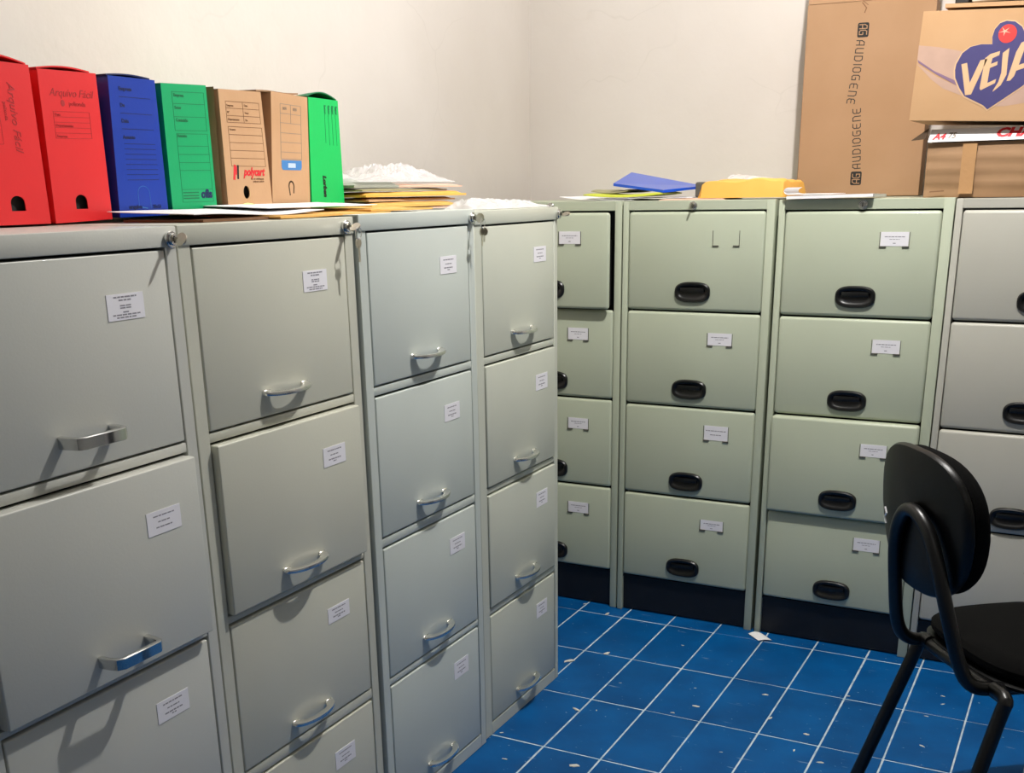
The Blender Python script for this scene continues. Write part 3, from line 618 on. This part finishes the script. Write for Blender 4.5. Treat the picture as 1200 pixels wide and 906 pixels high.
# strip of papers lying in front of the file boxes
p, rz = bframe(-.215, .135, 1.3215)
sheet('folder', p, rz+.01, .28, .18, 'ink_brown', 'brown sheet added as shade under the white sheet in front of the blue box', 'folder', z=lambda u, v: .0045+wob(u, v, 3, .0006, 6), th=.004)  # dark sheet put in for the shadow beneath the raised white paper
p, rz = bframe(-.01, .125, 1.3222)
sheet('envelope', p, rz+.03, .36, .20, 'manila', 'flat manila envelope lying in front of the cardboard file boxes', 'envelope', z=lambda u, v: .0042+.004*v+wob(u, v, 3, .0012, 3), th=.0035)
p, rz = bframe(.245, .14, 1.3262)
sheet('envelope', p, rz-.04, .22, .19, 'manila', 'manila envelope between the bright green box and the envelope pile', 'envelope', z=lambda u, v: .0045+.003*v+wob(u, v, 3, .0012, 8), th=.0035)
p, rz = bframe(-.175, .165, 1.3285)
sheet('paper_sheet', p, rz+.02, .36, .195, 'paper', 'white paper sheet with curled edge in front of the blue and dark green boxes', 'paper', z=lambda u, v: .004+.008*v+.003*(1-v)**2*math.sin(u*6+1)+wob(u, v, 4, .0008, 2), th=.0010)
p, rz = bframe(.06, .185, 1.3345)
sheet('paper_sheet', p, rz-.03, .34, .16, 'paper', 'white paper sheet on the manila envelope in front of the cardboard boxes', 'paper', z=lambda u, v: .005+.006*v+wob(u, v, 4, .0008, 5), th=.0010)
p, rz = bframe(.012, .245, 1.3345)
o = MB().grid(8, 6, lambda u, v: (.075*(u-.5), .03*(v-.5)+.004, .013*math.sin(PI*u)*(.5+.5*v)+.001), th=.0008).build('sticky_note', 'note'); o.location = p; o.rotation_euler = (0, 0, rz)
tag(o, label='small pale yellow note curled up at the foot of the worn cardboard box', cat='note')

# pile of envelopes and folders on the third left cabinet
def pile(u, off, z): return on_cab((.0903, -1.4948), -.0172, u, z, -off)
Z = 1.3246
GE = 'pile of envelopes on the bluish cabinet'
specs = [
 ('envelope', 0.600, 0.340, .000, .42, .24, .0022, 'pink_paper', -.03, 'pinkish beige envelope lowest in the pile of envelopes', 2),
 ('envelope', 0.555, 0.340, .0055, .40, .25, .0062, 'manila', .03, 'lower manila envelope of the pile on the bluish grey cabinet', 1),
 ('envelope', 0.575, 0.360, .0185, .42, .25, .0042, 'kraft_env', .05, 'brown kraft envelope between the two manila ones in the pile', 3),
 ('envelope', 0.590, 0.350, .0285, .44, .25, .0060, 'orange_paper', -.02, 'yellow-orange envelope in the middle of the pile with its corner showing', 4),
 ('folder', 0.560, 0.370, .0412, .40, .25, .0030, 'olive_paper', .04, 'dull olive folder in the pile, above the yellow-orange envelope', 5),
 ('envelope', 0.690, 0.360, .049, .26, .23, .004, 'pink_paper', -.10, 'pinkish paper envelope just below the crumpled plastic bag', 6),
 ('folder', 0.450, 0.370, .049, .19, .23, .008, 'grey_folder', .02, 'grey folder on top of the pile beside the bright green box', 7)]
for nm, u, off, dz, w, d, h, mt, tw, lb, sd in specs:
    p, rz = pile(u, off, Z+dz); puff(nm, p, rz+tw, w, d, h, mt, lb, 'envelope' if nm == 'envelope' else 'folder', seed=sd, rug=.0015, pw=14, group=GE, nx=20, ny=14, base=.0015+h*.55)
p, rz = pile(.60, .375, Z+.0600)
crumple('plastic_bag', p, rz+.03, .46, .24, .042, 'film', 'crumpled translucent white plastic bag on top of the envelope pile', 'plastic bag', 3, lambda u: .30+.9*math.exp(-((u-.64)/.20)**2)+.55*math.exp(-(u/.12)**2)+.30*max(0, u-.6)/.4)
p, rz = on_cab((.0834, -1.4862), -.0161, .705, 1.3205, -.068)
crumple('plastic_bag', p, rz-.02, .34, .12, .034, 'film', 'low crumpled white plastic bag on the far end cabinet of the left row', 'plastic bag', 9, lambda u: .9-.45*u)

# things on the back row
def bk(x, y, z): return (x, y, z)
sheet('paper_sheet', bk(-.10, .145, 1.3262), -.06, .25, .24, 'paper', 'white paper sheet with curled left corner on the corner cabinet', 'paper', z=lambda u, v: .0015+.012*(1-u)**3+wob(u, v, 5, .001, 1), th=.001, group=None)
sheet('paper_sheet', bk(.03, .14, 1.3262), .10, .28, .21, 'paper', 'white paper sheet across the joint of the two corner cabinets', 'paper', z=lambda u, v: .006+wob(u, v, 5, .003, 4), th=.001)
puff('folder', bk(-.03, .15, 1.3355), .04, .25, .22, .005, 'lime', 'lime green folder under the blue folder', 'folder', seed=11, rug=.002, pw=12, base=.003, warp=.007)
puff('envelope', bk(-.078, .19, 1.3475), -.08, .13, .20, .005, 'olive_paper', 'brown-edged papers between the lime and the blue folder', 'paper', seed=12, rug=.002, pw=12, warp=.006)
mb = MB(); q = [(-.070, .085, 1.374), (.100, .075, 1.352), (.160, .27, 1.362), (-.095, .29, 1.408)]
T = [Vector(p) for p in q]; mb.add([(v.x-.0, v.y-.18, v.z-1.357) for v in T]+[(v.x, v.y-.18, v.z-1.357-.008) for v in T], [(0, 1, 2, 3), (7, 6, 5, 4), (0, 4, 5, 1), (1, 5, 6, 2), (2, 6, 7, 3), (3, 7, 4, 0)])
o = mb.build('folder', 'blue_folder'); o.location = (0, .18, 1.36); tag(o, label='bright blue folder lying tilted on the lime folder', cat='folder')
puff('envelope', bk(.205, .12, 1.3252), .02, .20, .19, .002, 'pink_paper', 'pinkish flat envelope half under the yellow-orange padded envelope', 'envelope', seed=14, rug=.001, pw=12)
o = MB().box((-.027, -.03, 0), (.024, .03, .045), bev=.006, seg=3).build('small_case', 'dark_piece'); o.location = (.199, .185, 1.3310); tag(o, label='small dark grey case between the blue folder and the yellow-orange envelope', cat='case')
puff('padded_envelope', bk(.356, .150, 1.3300), -.03, .262, .22, .046, 'orange_paper', 'plump yellow-orange padded envelope left of the tall brown carton', 'envelope', seed=21, rug=.010, pw=22, nx=34, ny=22)
crumple('plastic_bag', bk(.335, .20, 1.378), .3, .15, .08, .022, 'film', 'scrap of clear plastic film on the padded envelope', 'plastic film', 31, lambda u: 1-.7*u, bumps=16, nx=20, ny=12)
sheet('paper_sheet', bk(.622, .080, 1.3242), .02, .235, .21, 'paper', 'flat stack of white paper sheets overhanging the cabinet under the tall carton', 'paper', z=lambda u, v: .0095+.004*(1-v)*(u-.2)+wob(u, v, 4, .001, 9), th=.008)
# folded sheet with rolled left edge
def roll(u, v):
    if u < .3: a = PI*(1-u/.3)*.9; return (-.055-.014*math.sin(a)*1.1, .17*(v-.5), .013+.0095*(1-math.cos(a)))
    return (-.055+.12*(u-.3)/.7, .17*(v-.5), .0135)
o = MB().grid(22, 4, roll, th=.0012).build('folded_paper', 'paper'); o.location = (.566, .062, 1.3245); o.rotation_euler = (0, 0, .02); tag(o, label='white paper folded over at its left end, in front of the tall carton', cat='paper')

# ------------------------------------------------------------------ cartons
tall = empty('carton', (.4205, .40, 1.3249), .10, label='tall plain brown carton with a sideways black brand name, against the wall', cat='box')
wT, hT, dT = .366, .550, .165; t = .004
MB().box((0, 0, 0), (wT, dT, hT), bev=.002, seg=1).build('carton_body', 'card', tall)
MB().hexa([(.002, -.001, hT), (wT-.002, -.001, hT), (wT-.002, .003, hT), (.002, .003, hT)], [(.002, .03, hT+.14), (wT-.002, .03, hT+.14), (wT-.002, .034, hT+.14), (.002, .034, hT+.14)]).build('top_flap', 'card', tall)
# lettering: rounded square strokes, reading upwards and (upper strip) downwards
GL = {'A': [[(0, 0), (0, .7), (.25, 1), (.75, 1), (.75, 0)], [(0, .38), (.75, .38)]], 'U': [[(0, 1), (0, .2), (.2, 0), (.75, 0), (.75, 1)]],
      'D': [[(0, 0), (0, 1), (.55, 1), (.78, .75), (.78, .25), (.55, 0), (0, 0)]], 'I': [[(.1, 0), (.1, 1)]],
      'O': [[(.2, 0), (0, .2), (0, .8), (.2, 1), (.6, 1), (.8, .8), (.8, .2), (.6, 0), (.2, 0)]],
      'G': [[(.78, 1), (.2, 1), (0, .8), (0, .2), (.2, 0), (.78, 0), (.78, .48), (.4, .48)]],
      'E': [[(.75, 1), (.2, 1), (0, .8), (0, .2), (.2, 0), (.75, 0)], [(0, .5), (.65, .5)]], 'N': [[(0, 0), (0, 1), (.55, 1), (.78, .75), (.78, 0)]]}
def stroke_text(mb, word, org, adv, h, wd, direc, y):
    """direc = unit (x,z) reading direction; letters' up = direc rotated +90"""
    dx, dz = direc; ux, uz = -dz, dx; pos = 0
    for ch in word:
        for st in GL[ch]:
            mb.pline([(org[0]+dx*(pos+a*wd)+ux*b*h, org[1]+dz*(pos+a*wd)+uz*b*h) for a, b in st], .0026, y)
        pos += adv*(.45 if ch == 'I' else 1)
mb = MB(); lx = .4205
def L_(x, z): return ((x-lx)/math.cos(.1), z-1.3249)
a, b = L_(.6085, 1.408), L_(.595, 1.585)
d = Vector((b[0]-a[0], b[1]-a[1])); 
stroke_text(mb, 'AUDIOGENE', a, .0213, .0222, .0163, tuple(d.normalized()), 0)
a, b = L_(.5699, 1.7677), L_(.5625, 1.650)
d = Vector((b[0]-a[0], b[1]-a[1]))
stroke_text(mb, 'AUDIOG', a, .0213, .0222, .0163, tuple(d.normalized()), 0)
a, b = L_(.5600, 1.650), L_(.5530, 1.587)
stroke_text(mb, 'ENE', a, .0213, .0222, .0163, tuple(Vector((b[0]-a[0], b[1]-a[1])).normalized()), 0)
mb.build('printed_name', 'ink_brown' if False else 'print_black', tall)
def ag_logo(cx, cz, rot, parent):
    mb = MB(); c, s = math.cos(rot), math.sin(rot); R = lambda x, z: (cx+c*x-s*z, cz+s*x+c*z)
    mb.poly([R(*p) for p in sup(.0200, .0163, 8, 24)], -.0003, 0); mb.build('logo_square', 'ink_black', parent)
    m2 = MB()
    for ox, ch in ((-.0145, 'A'), (.001, 'G')):
        for st in GL[ch]: m2.pline([R(ox+p*.0145, -.0105+q*.021) for p, q in st], .0024, -.0003)
    m2.build('logo_letters', 'card', parent)
x, z = L_(.5982, 1.3785); ag_logo(x, z, PI/2, tall)
x, z = L_(.5854, 1.7958); ag_logo(x, z, -PI/2, tall)
mb = MB(); x, z = L_(.586, 1.857); mb.pline([(x-.008, z+.012), (x+.004, z-.002), (x, z-.014)], .003, 0); mb.pline([(x+.01, z+.03), (x-.008, z+.018), (x+.008, z+.006)], .002, 0); mb.build('printed_mark', 'ink_brown', tall)

low = empty('carton', (.86, .05, 1.3225), 0, label='crushed brown carton lying low on the grey cabinet, under the white lid', cat='box')
def crush(x, z): return .004*noise.noise(Vector((x*5, z*22, 2)))+.0014*math.sin(z*190+x*5)
mb = MB(); mb.grid(40, 16, lambda u, v: (.440*u-.008*(1-v)*0, -.003-.010*math.sin(PI*v)*min(1, 4*u)-crush(u*.44, v*.14), .0005+.139*v), th=0)
mb.box((0, .004, 0), (.44, .36, .139)); mb.build('carton_body', 'card_dull', low)
MB().hexa([(.09, -.018, .010), (.125, -.018, .010), (.125, -.016, .135), (.09, -.016, .135)], [(.09, -.012, .010), (.125, -.012, .010), (.125, -.010, .135), (.09, -.010, .135)]).build('tape_strip', 'tape', low)
mb = MB(); mb.line((.018, .016), (.052, .018), .003, -.013); mb.build('small_print', 'ink_brown', low)
MB().add([(-.044, -.006, .147), (-.006, -.012, .150), (-.002, -.004, .176), (-.044, .0, .149), (-.006, -.004, .152), (-.002, .004, .178)], [(0, 1, 2), (5, 4, 3), (0, 3, 4, 1), (1, 4, 5, 2), (2, 5, 3, 0)]).build('loose_flap', 'card_dark', low)  # flap's shadow is put into its dark cardboard colour
lid = empty('box_lid', (.86, .045, 1.4625), 0, label='white paper-ream box lid with red lettering between two cartons', cat='box lid')
mb = MB(); mb.hexa([(.0, -.010, .002), (.42, -.012, .002), (.42, .33, .0), (.0, .33, .0)], [(.004, .012, .034), (.42, .010, .034), (.42, .33, .036), (.006, .33, .036)])
mb.build('lid_body', 'paper', lid)
def lidtext(word, x, z, size, mt, nm, bold, shear=.25, sx=1.2):
    mb = MB(); mb.text(word, x, z, size, 0, shear=shear, bold=bold, sx=sx)
    mb.v = [(a, -.0112+(c-.002)*.69+b*.2, c) for a, b, c in mb.v]; return mb.build(nm, mt, lid)
lidtext('A4', .0115, .0085, .021, 'ink_red2', 'red_letters', .0009)
lidtext('75', .048, .0105, .020, 'ink_slate', 'grey_digits', .0005, shear=.2, sx=1.0)
lidtext('CHAMEX' if False else 'CHA', .165, .0105, .030, 'ink_red2', 'red_letters', .0016, sx=1.35)
def tpt(x, z): return (x-.81, z-1.5)
veja = empty('carton', (.81, .02, 1.4995), 0, label='light brown carton with a dark blue heart-shaped logo and red ball', cat='box')
BL, BR, TL, TR = tpt(.8099, 1.5204), tpt(1.262, 1.4995), tpt(.8209, 1.7823), tpt(1.273, 1.7615)
mb = MB(); mb.hexa([(p[0], 0, p[1]) for p in (BL, BR, TR, TL)], [(p[0], .30, p[1]) for p in (BL, BR, TR, TL)]); mb.build('carton_body', 'card_light', veja)
mb = MB(); mb.hexa([(.062, .004, .287), (.45, .004, .268), (.45, .2, .268), (.062, .2, .287)], [(.062, .004, .296), (.45, .004, .279), (.45, .2, .277), (.062, .2, .294)]); mb.build('top_flap', 'card_light', veja)
def vp(name, mt, pts, lay): MB().poly([tpt(*p) for p in pts], -.0003*lay-.0003, -.0003*lay).build(name, mt, veja)
vp('mauve_band', 'ink_mauve', [(.8172, 1.7022), (.8664, 1.6947), (.9258, 1.6806), (.9425, 1.6311), (.9289, 1.6105), (.9189, 1.6105), (.8616, 1.6383), (.8166, 1.6656)], 0)
vp('mauve_band', 'ink_mauve2', [(.8174, 1.6676), (.8616, 1.6383), (.9189, 1.6105), (.9244, 1.5979), (.8694, 1.6285), (.8205, 1.6600)], 1)
vp('mauve_band', 'ink_mauve', [(.815, 1.6595), (.8694, 1.6235), (.9244, 1.5979), (.9416, 1.5725), (.8874, 1.5947), (.8555, 1.6188)], 0)
vp('mauve_band', 'ink_mauve', [(1.005, 1.546), (1.04, 1.545), (1.10, 1.552), (1.20, 1.560), (1.20, 1.66), (1.10, 1.63), (1.06, 1.58)], 0)
heart = [(1.0008, 1.539), (.9894, 1.5497), (.9692, 1.5599), (.9421, 1.5737), (.9277, 1.5937), (.9149, 1.6188), (.9125, 1.6372), (.9139, 1.6513), (.9262, 1.6766), (.9446, 1.6901), (.9687, 1.6944), (.9954, 1.6925), (.9935, 1.7096), (.9975, 1.7269), (1.0079, 1.7398), (1.0231, 1.7444), (1.0432, 1.7409), (1.0604, 1.728), (1.069, 1.7120), (1.072, 1.700), (1.09, 1.714), (1.11, 1.722), (1.13, 1.718), (1.15, 1.70), (1.155, 1.675), (1.14, 1.645), (1.11, 1.615), (1.0749, 1.5887), (1.032, 1.5598)]
cxh = sum(p[0] for p in heart)/len(heart); czh = sum(p[1] for p in heart)/len(heart)
vp('logo_edge', 'ink_cream', [(cxh+(x-cxh)*1.03, czh+(z-czh)*1.032) for x, z in heart], 2)
vp('logo_heart', 'ink_blue', heart, 3)
vp('logo_ball', 'ink_red', [(1.0285+.0215*math.cos(a), 1.7145+.0215*math.sin(a)) for a in [2*PI*i/28 for i in range(28)]], 4)
st = []
for i in range(10):
    a = PI/2+.5+PI*i/5; r_ = .014 if i % 2 == 0 else .0028; st.append((1.0215+r_*math.cos(a)*1.1, 1.7205+r_*math.sin(a)*.8))
vp('ball_glint', 'ink_pink', st, 5)
vp('logo_letter', 'ink_cream', [(.9266, 1.6501), (.9400, 1.6529), (.9515, 1.6051), (.9713, 1.6567), (.9881, 1.6596), (.9577, 1.5768), (.9433, 1.5757)], 4)
vp('logo_letter', 'ink_cream', [(.9823, 1.6609), (.9936, 1.6699), (1.016, 1.6755), (1.0147, 1.6659), (.9996, 1.6598), (.9975, 1.6466), (1.0127, 1.6518), (1.0125, 1.6433), (.9961, 1.6371), (.9939, 1.602), (1.0139, 1.6105), (1.0124, 1.6009), (.9796, 1.5856), (.9766, 1.5906)], 4)
vp('logo_letter', 'ink_cream', [(1.0225, 1.6704), (1.0369, 1.6812), (1.0362, 1.6574), (1.0371, 1.6189), (1.0265, 1.5951), (1.0087, 1.5802), (1.0095, 1.584), (1.0196, 1.6029), (1.0243, 1.6245), (1.0228, 1.6583)], 4)
MB().poly([tpt(*p) for p in [(1.0389, 1.6043), (1.0536, 1.6706), (1.0635, 1.6917), (1.085, 1.6995), (1.110, 1.620), (1.098, 1.618), (1.093, 1.637), (1.0588, 1.6271), (1.0557, 1.6154), (1.0474, 1.605)]], -.0015, -.0012, holes=[[tpt(*p) for p in [(1.063, 1.640), (1.073, 1.680), (1.088, 1.648)]]]).build('logo_letter', 'ink_cream', veja)
pack = empty('foam_block', (.93, .05, 1.7935), -.03, label='pale grey foam slab on the carton with the heart logo', cat='foam')
MB().box((0, 0, .004), (.35, .17, .06), bev=.006, seg=2).build('foam_body', 'pale_grey', pack)
o = MB().box((0, 0, 0), (.035, .12, .06), bev=.003, seg=1).build('dark_piece', 'ink_black'); o.location = (.888, .07, 1.7985); tag(o, label='small black block beside the pale foam slab on the logo carton', cat='case')  # plain black block filling the dark area left of the slab

# ------------------------------------------------------------------ floor debris
o = MB().grid(8, 6, lambda u, v: (.062*(u-.5)+.012*(v-.5), .040*(v-.5), .003+.006*math.sin(PI*v)*(1-u*.6)), th=.0006).build('paper_scrap', 'paper'); o.location = (.512, -.043, .0008); o.rotation_euler = (0, 0, -.75)
tag(o, label='small white paper scrap on the floor at the foot of the green cabinets', cat='paper')
CH = [(-.0034, -.0683, .011), (-.1120, -.0134, .006), (.1301, -.3738, .014), (.0525, -.4782, .016), (.2098, -.7689, .012), (.2623, -.7482, .004), (.251, -.555, .004), (.4563, -.4905, .004), (.4536, -.6691, .007), (.6446, -.4462, .009), (.4985, -.6027, .010), (.3429, -1.0558, .013), (.1702, -1.1048, .007), (.3155, -.2113, .005), (.6419, -.8228, .004), (.7, -.5806, .008), (.0936, -.9828, .005), (1.0877, -.2327, .006), (1.0954, -.2857, .006), (.8544, -.3485, .005), (.877, -.7637, .008), (.8038, -.7317, .006), (.8085, -.6305, .008), (1.0685, -.3815, .006), (1.0869, -.5621, .007)]
NOTE = ['oval plaster chip near the kick plates of the corner cabinets', 'small plaster chip at the foot of the corner cabinet', 'curled white shaving on a grout line near the corner', 'long plaster lump beside the far left cabinet',
 'elongated white chip beside a grout line in front of the left row', None, None, None, 'white chip on the grout line in the middle of the floor', 'flat chip right of the middle of the floor', 'thin white sliver in the middle of the floor',
 'long scuffed shaving at the lower edge of the floor in view', 'small chip near the foot of the bluish cabinet', None, None, 'chip on the tile left of the front chair leg', None, 'upper of the two specks seen under the chair seat', 'lower of the two specks seen under the chair seat', None, None, None, None, None, None]
for k, (x, y, s) in enumerate(CH):
    rnd = random.Random(k); bm = bmesh.new(); bmesh.ops.create_icosphere(bm, subdivisions=1, radius=1)
    for v in bm.verts: v.co = Vector((v.co.x*s*1.2, v.co.y*s*rnd.uniform(.25, .6), max(-.2, v.co.z)*s*.28))*rnd.uniform(.75, 1.25)
    me = bpy.data.meshes.new('plaster_chip'); bm.to_mesh(me); bm.free(); me.materials.append(M['chip'])
    o = bpy.data.objects.new('plaster_chip', me); C.objects.link(o); o.location = (x, y, s*.05+.0004); o.rotation_euler = (0, 0, rnd.uniform(0, PI))
    tag(o, label=NOTE[k] or 'tiny off-white plaster speck lying on the blue floor tiles', cat='debris', group='plaster chips scattered on the blue floor')

# ------------------------------------------------------------------ chair
CA = math.atan2(-.79, .613)                 # direction of the chair's lateral axis (towards its right side, nearer the camera)
ch = empty('office_chair', (1.225, -.915, 0), CA+PI, label='black four-legged office chair with tubular back support and fabric seat', cat='chair')
# local axes: +x = chair's left side seen from behind is towards -CA; +y = backwards
inv = Matrix.Rotation(-(CA+PI), 4, 'Z') @ Matrix.Translation(-Vector((1.225, -.915, 0)))
def wl(x, y, z): return inv @ Vector((x, y, z))
def smooth(pts, n=6):
    P = [Vector(p) for p in pts]; out = []
    for i in range(len(P)-1):
        p0, p1, p2, p3 = P[max(0, i-1)], P[i], P[i+1], P[min(len(P)-1, i+2)]
        for k in range(n):
            t = k/n; out.append(.5*((2*p1)+(-p0+p2)*t+(2*p0-5*p1+4*p2-p3)*t*t+(-p0+3*p1-3*p2+p3)*t**3))
    return out+[P[-1]]
Fd = Vector((.79, .613, 0)); Ld = Vector((.613, -.79, 0))
S = wl(0, 0, 0)
# back support: one bent tube, up one side, over and down the other, each foot running forward under the seat
bc = Vector((1.136, -.972, .0))                      # under the middle of the backrest
def BP(l, f, z): q = bc+Ld*l+Fd*f; return wl(q.x, q.y, z)
path = smooth([BP(-.135, .17, .398), BP(-.135, .07, .398), BP(-.134, .012, .408), BP(-.132, -.018, .450), BP(-.112, -.045, .56), BP(-.095, -.062, .65), BP(-.068, -.072, .705), BP(-.032, -.077, .736), BP(.010, -.077, .736), BP(.050, -.072, .705), BP(.080, -.062, .64), BP(.104, -.045, .55), BP(.122, -.018, .45), BP(.128, .012, .408), BP(.130, .07, .398), BP(.130, .17, .398)], 5)
MB().tube(path, .0145, seg=14).build('back_support', 'chair_metal', ch)
# backrest: shell behind, cushion in front
def pad(c, a, b, n, f0, f1, bow, name, mt, dome, lean=.10):
    k = 48; rings = []
    prof = [(.0, 0), (.6, 0), (.9, .02), (.975, .12), (1, .4), (1, .7), (.97, .93), (.9, 1), (.6, 1.0), (0, 1.0)]
    mb = MB(); vs_ = []
    for s, t_ in prof:
        for (p, q) in sup(1, 1, n, k):
            l, z = p*a*s, q*b*s*(1-.10*p*p*0)
            taper = 1-.10*(q < 0)*abs(q)
            f = f0+(f1-f0)*t_ + bow*(l/a)**2*.9 + dome*(1-s*s)*(1 if t_ > .5 else -.25) - lean*z*.0
            P_ = bc+Ld*(l*taper-.042)+Fd*(f-lean*z); vs_.append(wl(P_.x, P_.y, c+z))
    R = len(prof); fs = [(i*k+j, i*k+(j+1) % k, (i+1)*k+(j+1) % k, (i+1)*k+j) for i in range(R-1) for j in range(k)]
    mb.add(vs_, fs, 0, True); return mb.build(name, mt, ch)
BZ = .704
pad(BZ+.005, .172, .153, 2.7, -.059, -.037, .022, 'backrest_shell', 'chair_shell', .004)
pad(BZ+.004, .167, .148, 2.6, -.037, -.002, .022, 'backrest_cushion', 'chair_fabric', .010)
# seat pan and cushion
sc = bc+Fd*.262-Ld*.012
def seat(a, b, n, z0, z1, name, mt, dome, drop=0.):
    k = 48; prof = [(0, 0), (.8, 0), (.95, .08), (1, .35), (1, .65), (.95, .92), (.8, 1), (.4, 1), (0, 1)]; vs_ = []
    for s, t_ in prof:
        for p, q in sup(1, 1, n, k):
            P_ = sc+Ld*p*a*s*(1+.0*q)+Fd*q*b*s; z = z0+(z1-z0)*t_+(dome*(1-s*s) if t_ > .5 else 0)+.012*max(0, -q*s)**3-.02*max(0, q*s)**3
            vs_.append(wl(P_.x, P_.y, z))
    R = len(prof); mb = MB(); mb.add(vs_, [(i*k+j, i*k+(j+1) % k, (i+1)*k+(j+1) % k, (i+1)*k+j) for i in range(R-1) for j in range(k)], 0, True)
    return mb.build(name, mt, ch)
seat(.212, .215, 3.2, .388, .408, 'seat_pan', 'chair_shell', 0)
seat(.208, .212, 3.0, .406, .443, 'seat_cushion', 'chair_fabric', .012)
# under-seat frame and legs
def SP(l, f, z): q = bc+Ld*l+Fd*f; return wl(q.x, q.y, z)
MB().tube([SP(-.14, .05, .398), SP(.18, .05, .398)], .013, seg=12).tube([SP(-.15, .40, .402), SP(.15, .40, .402)], .012, seg=12).box((-.01, -.01, .395), (.01, .01, .40)).build('seat_frame', 'chair_metal', ch)
for (l, f, lx_, fx_) in ((-.140, .05, -.175, -.07), (.185, .05, .215, -.07), (-.15, .40, -.19, .47), (.15, .40, .19, .47)):
    leg = MB().tube(smooth([SP(l*.75, f, .404), SP(l, f+(fx_-f)*.02, .398), SP(l+(lx_-l)*.12, f+(fx_-f)*.14, .35), SP(lx_, fx_, .012)], 5), .0145, seg=12).build('leg', 'chair_metal', ch)
    e = SP(lx_, fx_, 0); MB().cyl((e.x, e.y, 0), (0, 0, 1), .015, .03, seg=14, bev=.003).build('foot_cap', 'black_plastic', leg)
# clip of paper stuck behind the support tube
MB().tube([BP(-.128, -.075, .715), BP(-.120, -.075, .704), BP(-.126, -.075, .695), BP(-.118, -.075, .682)], .0022, seg=6).build('paper_shred', 'paper', ch)
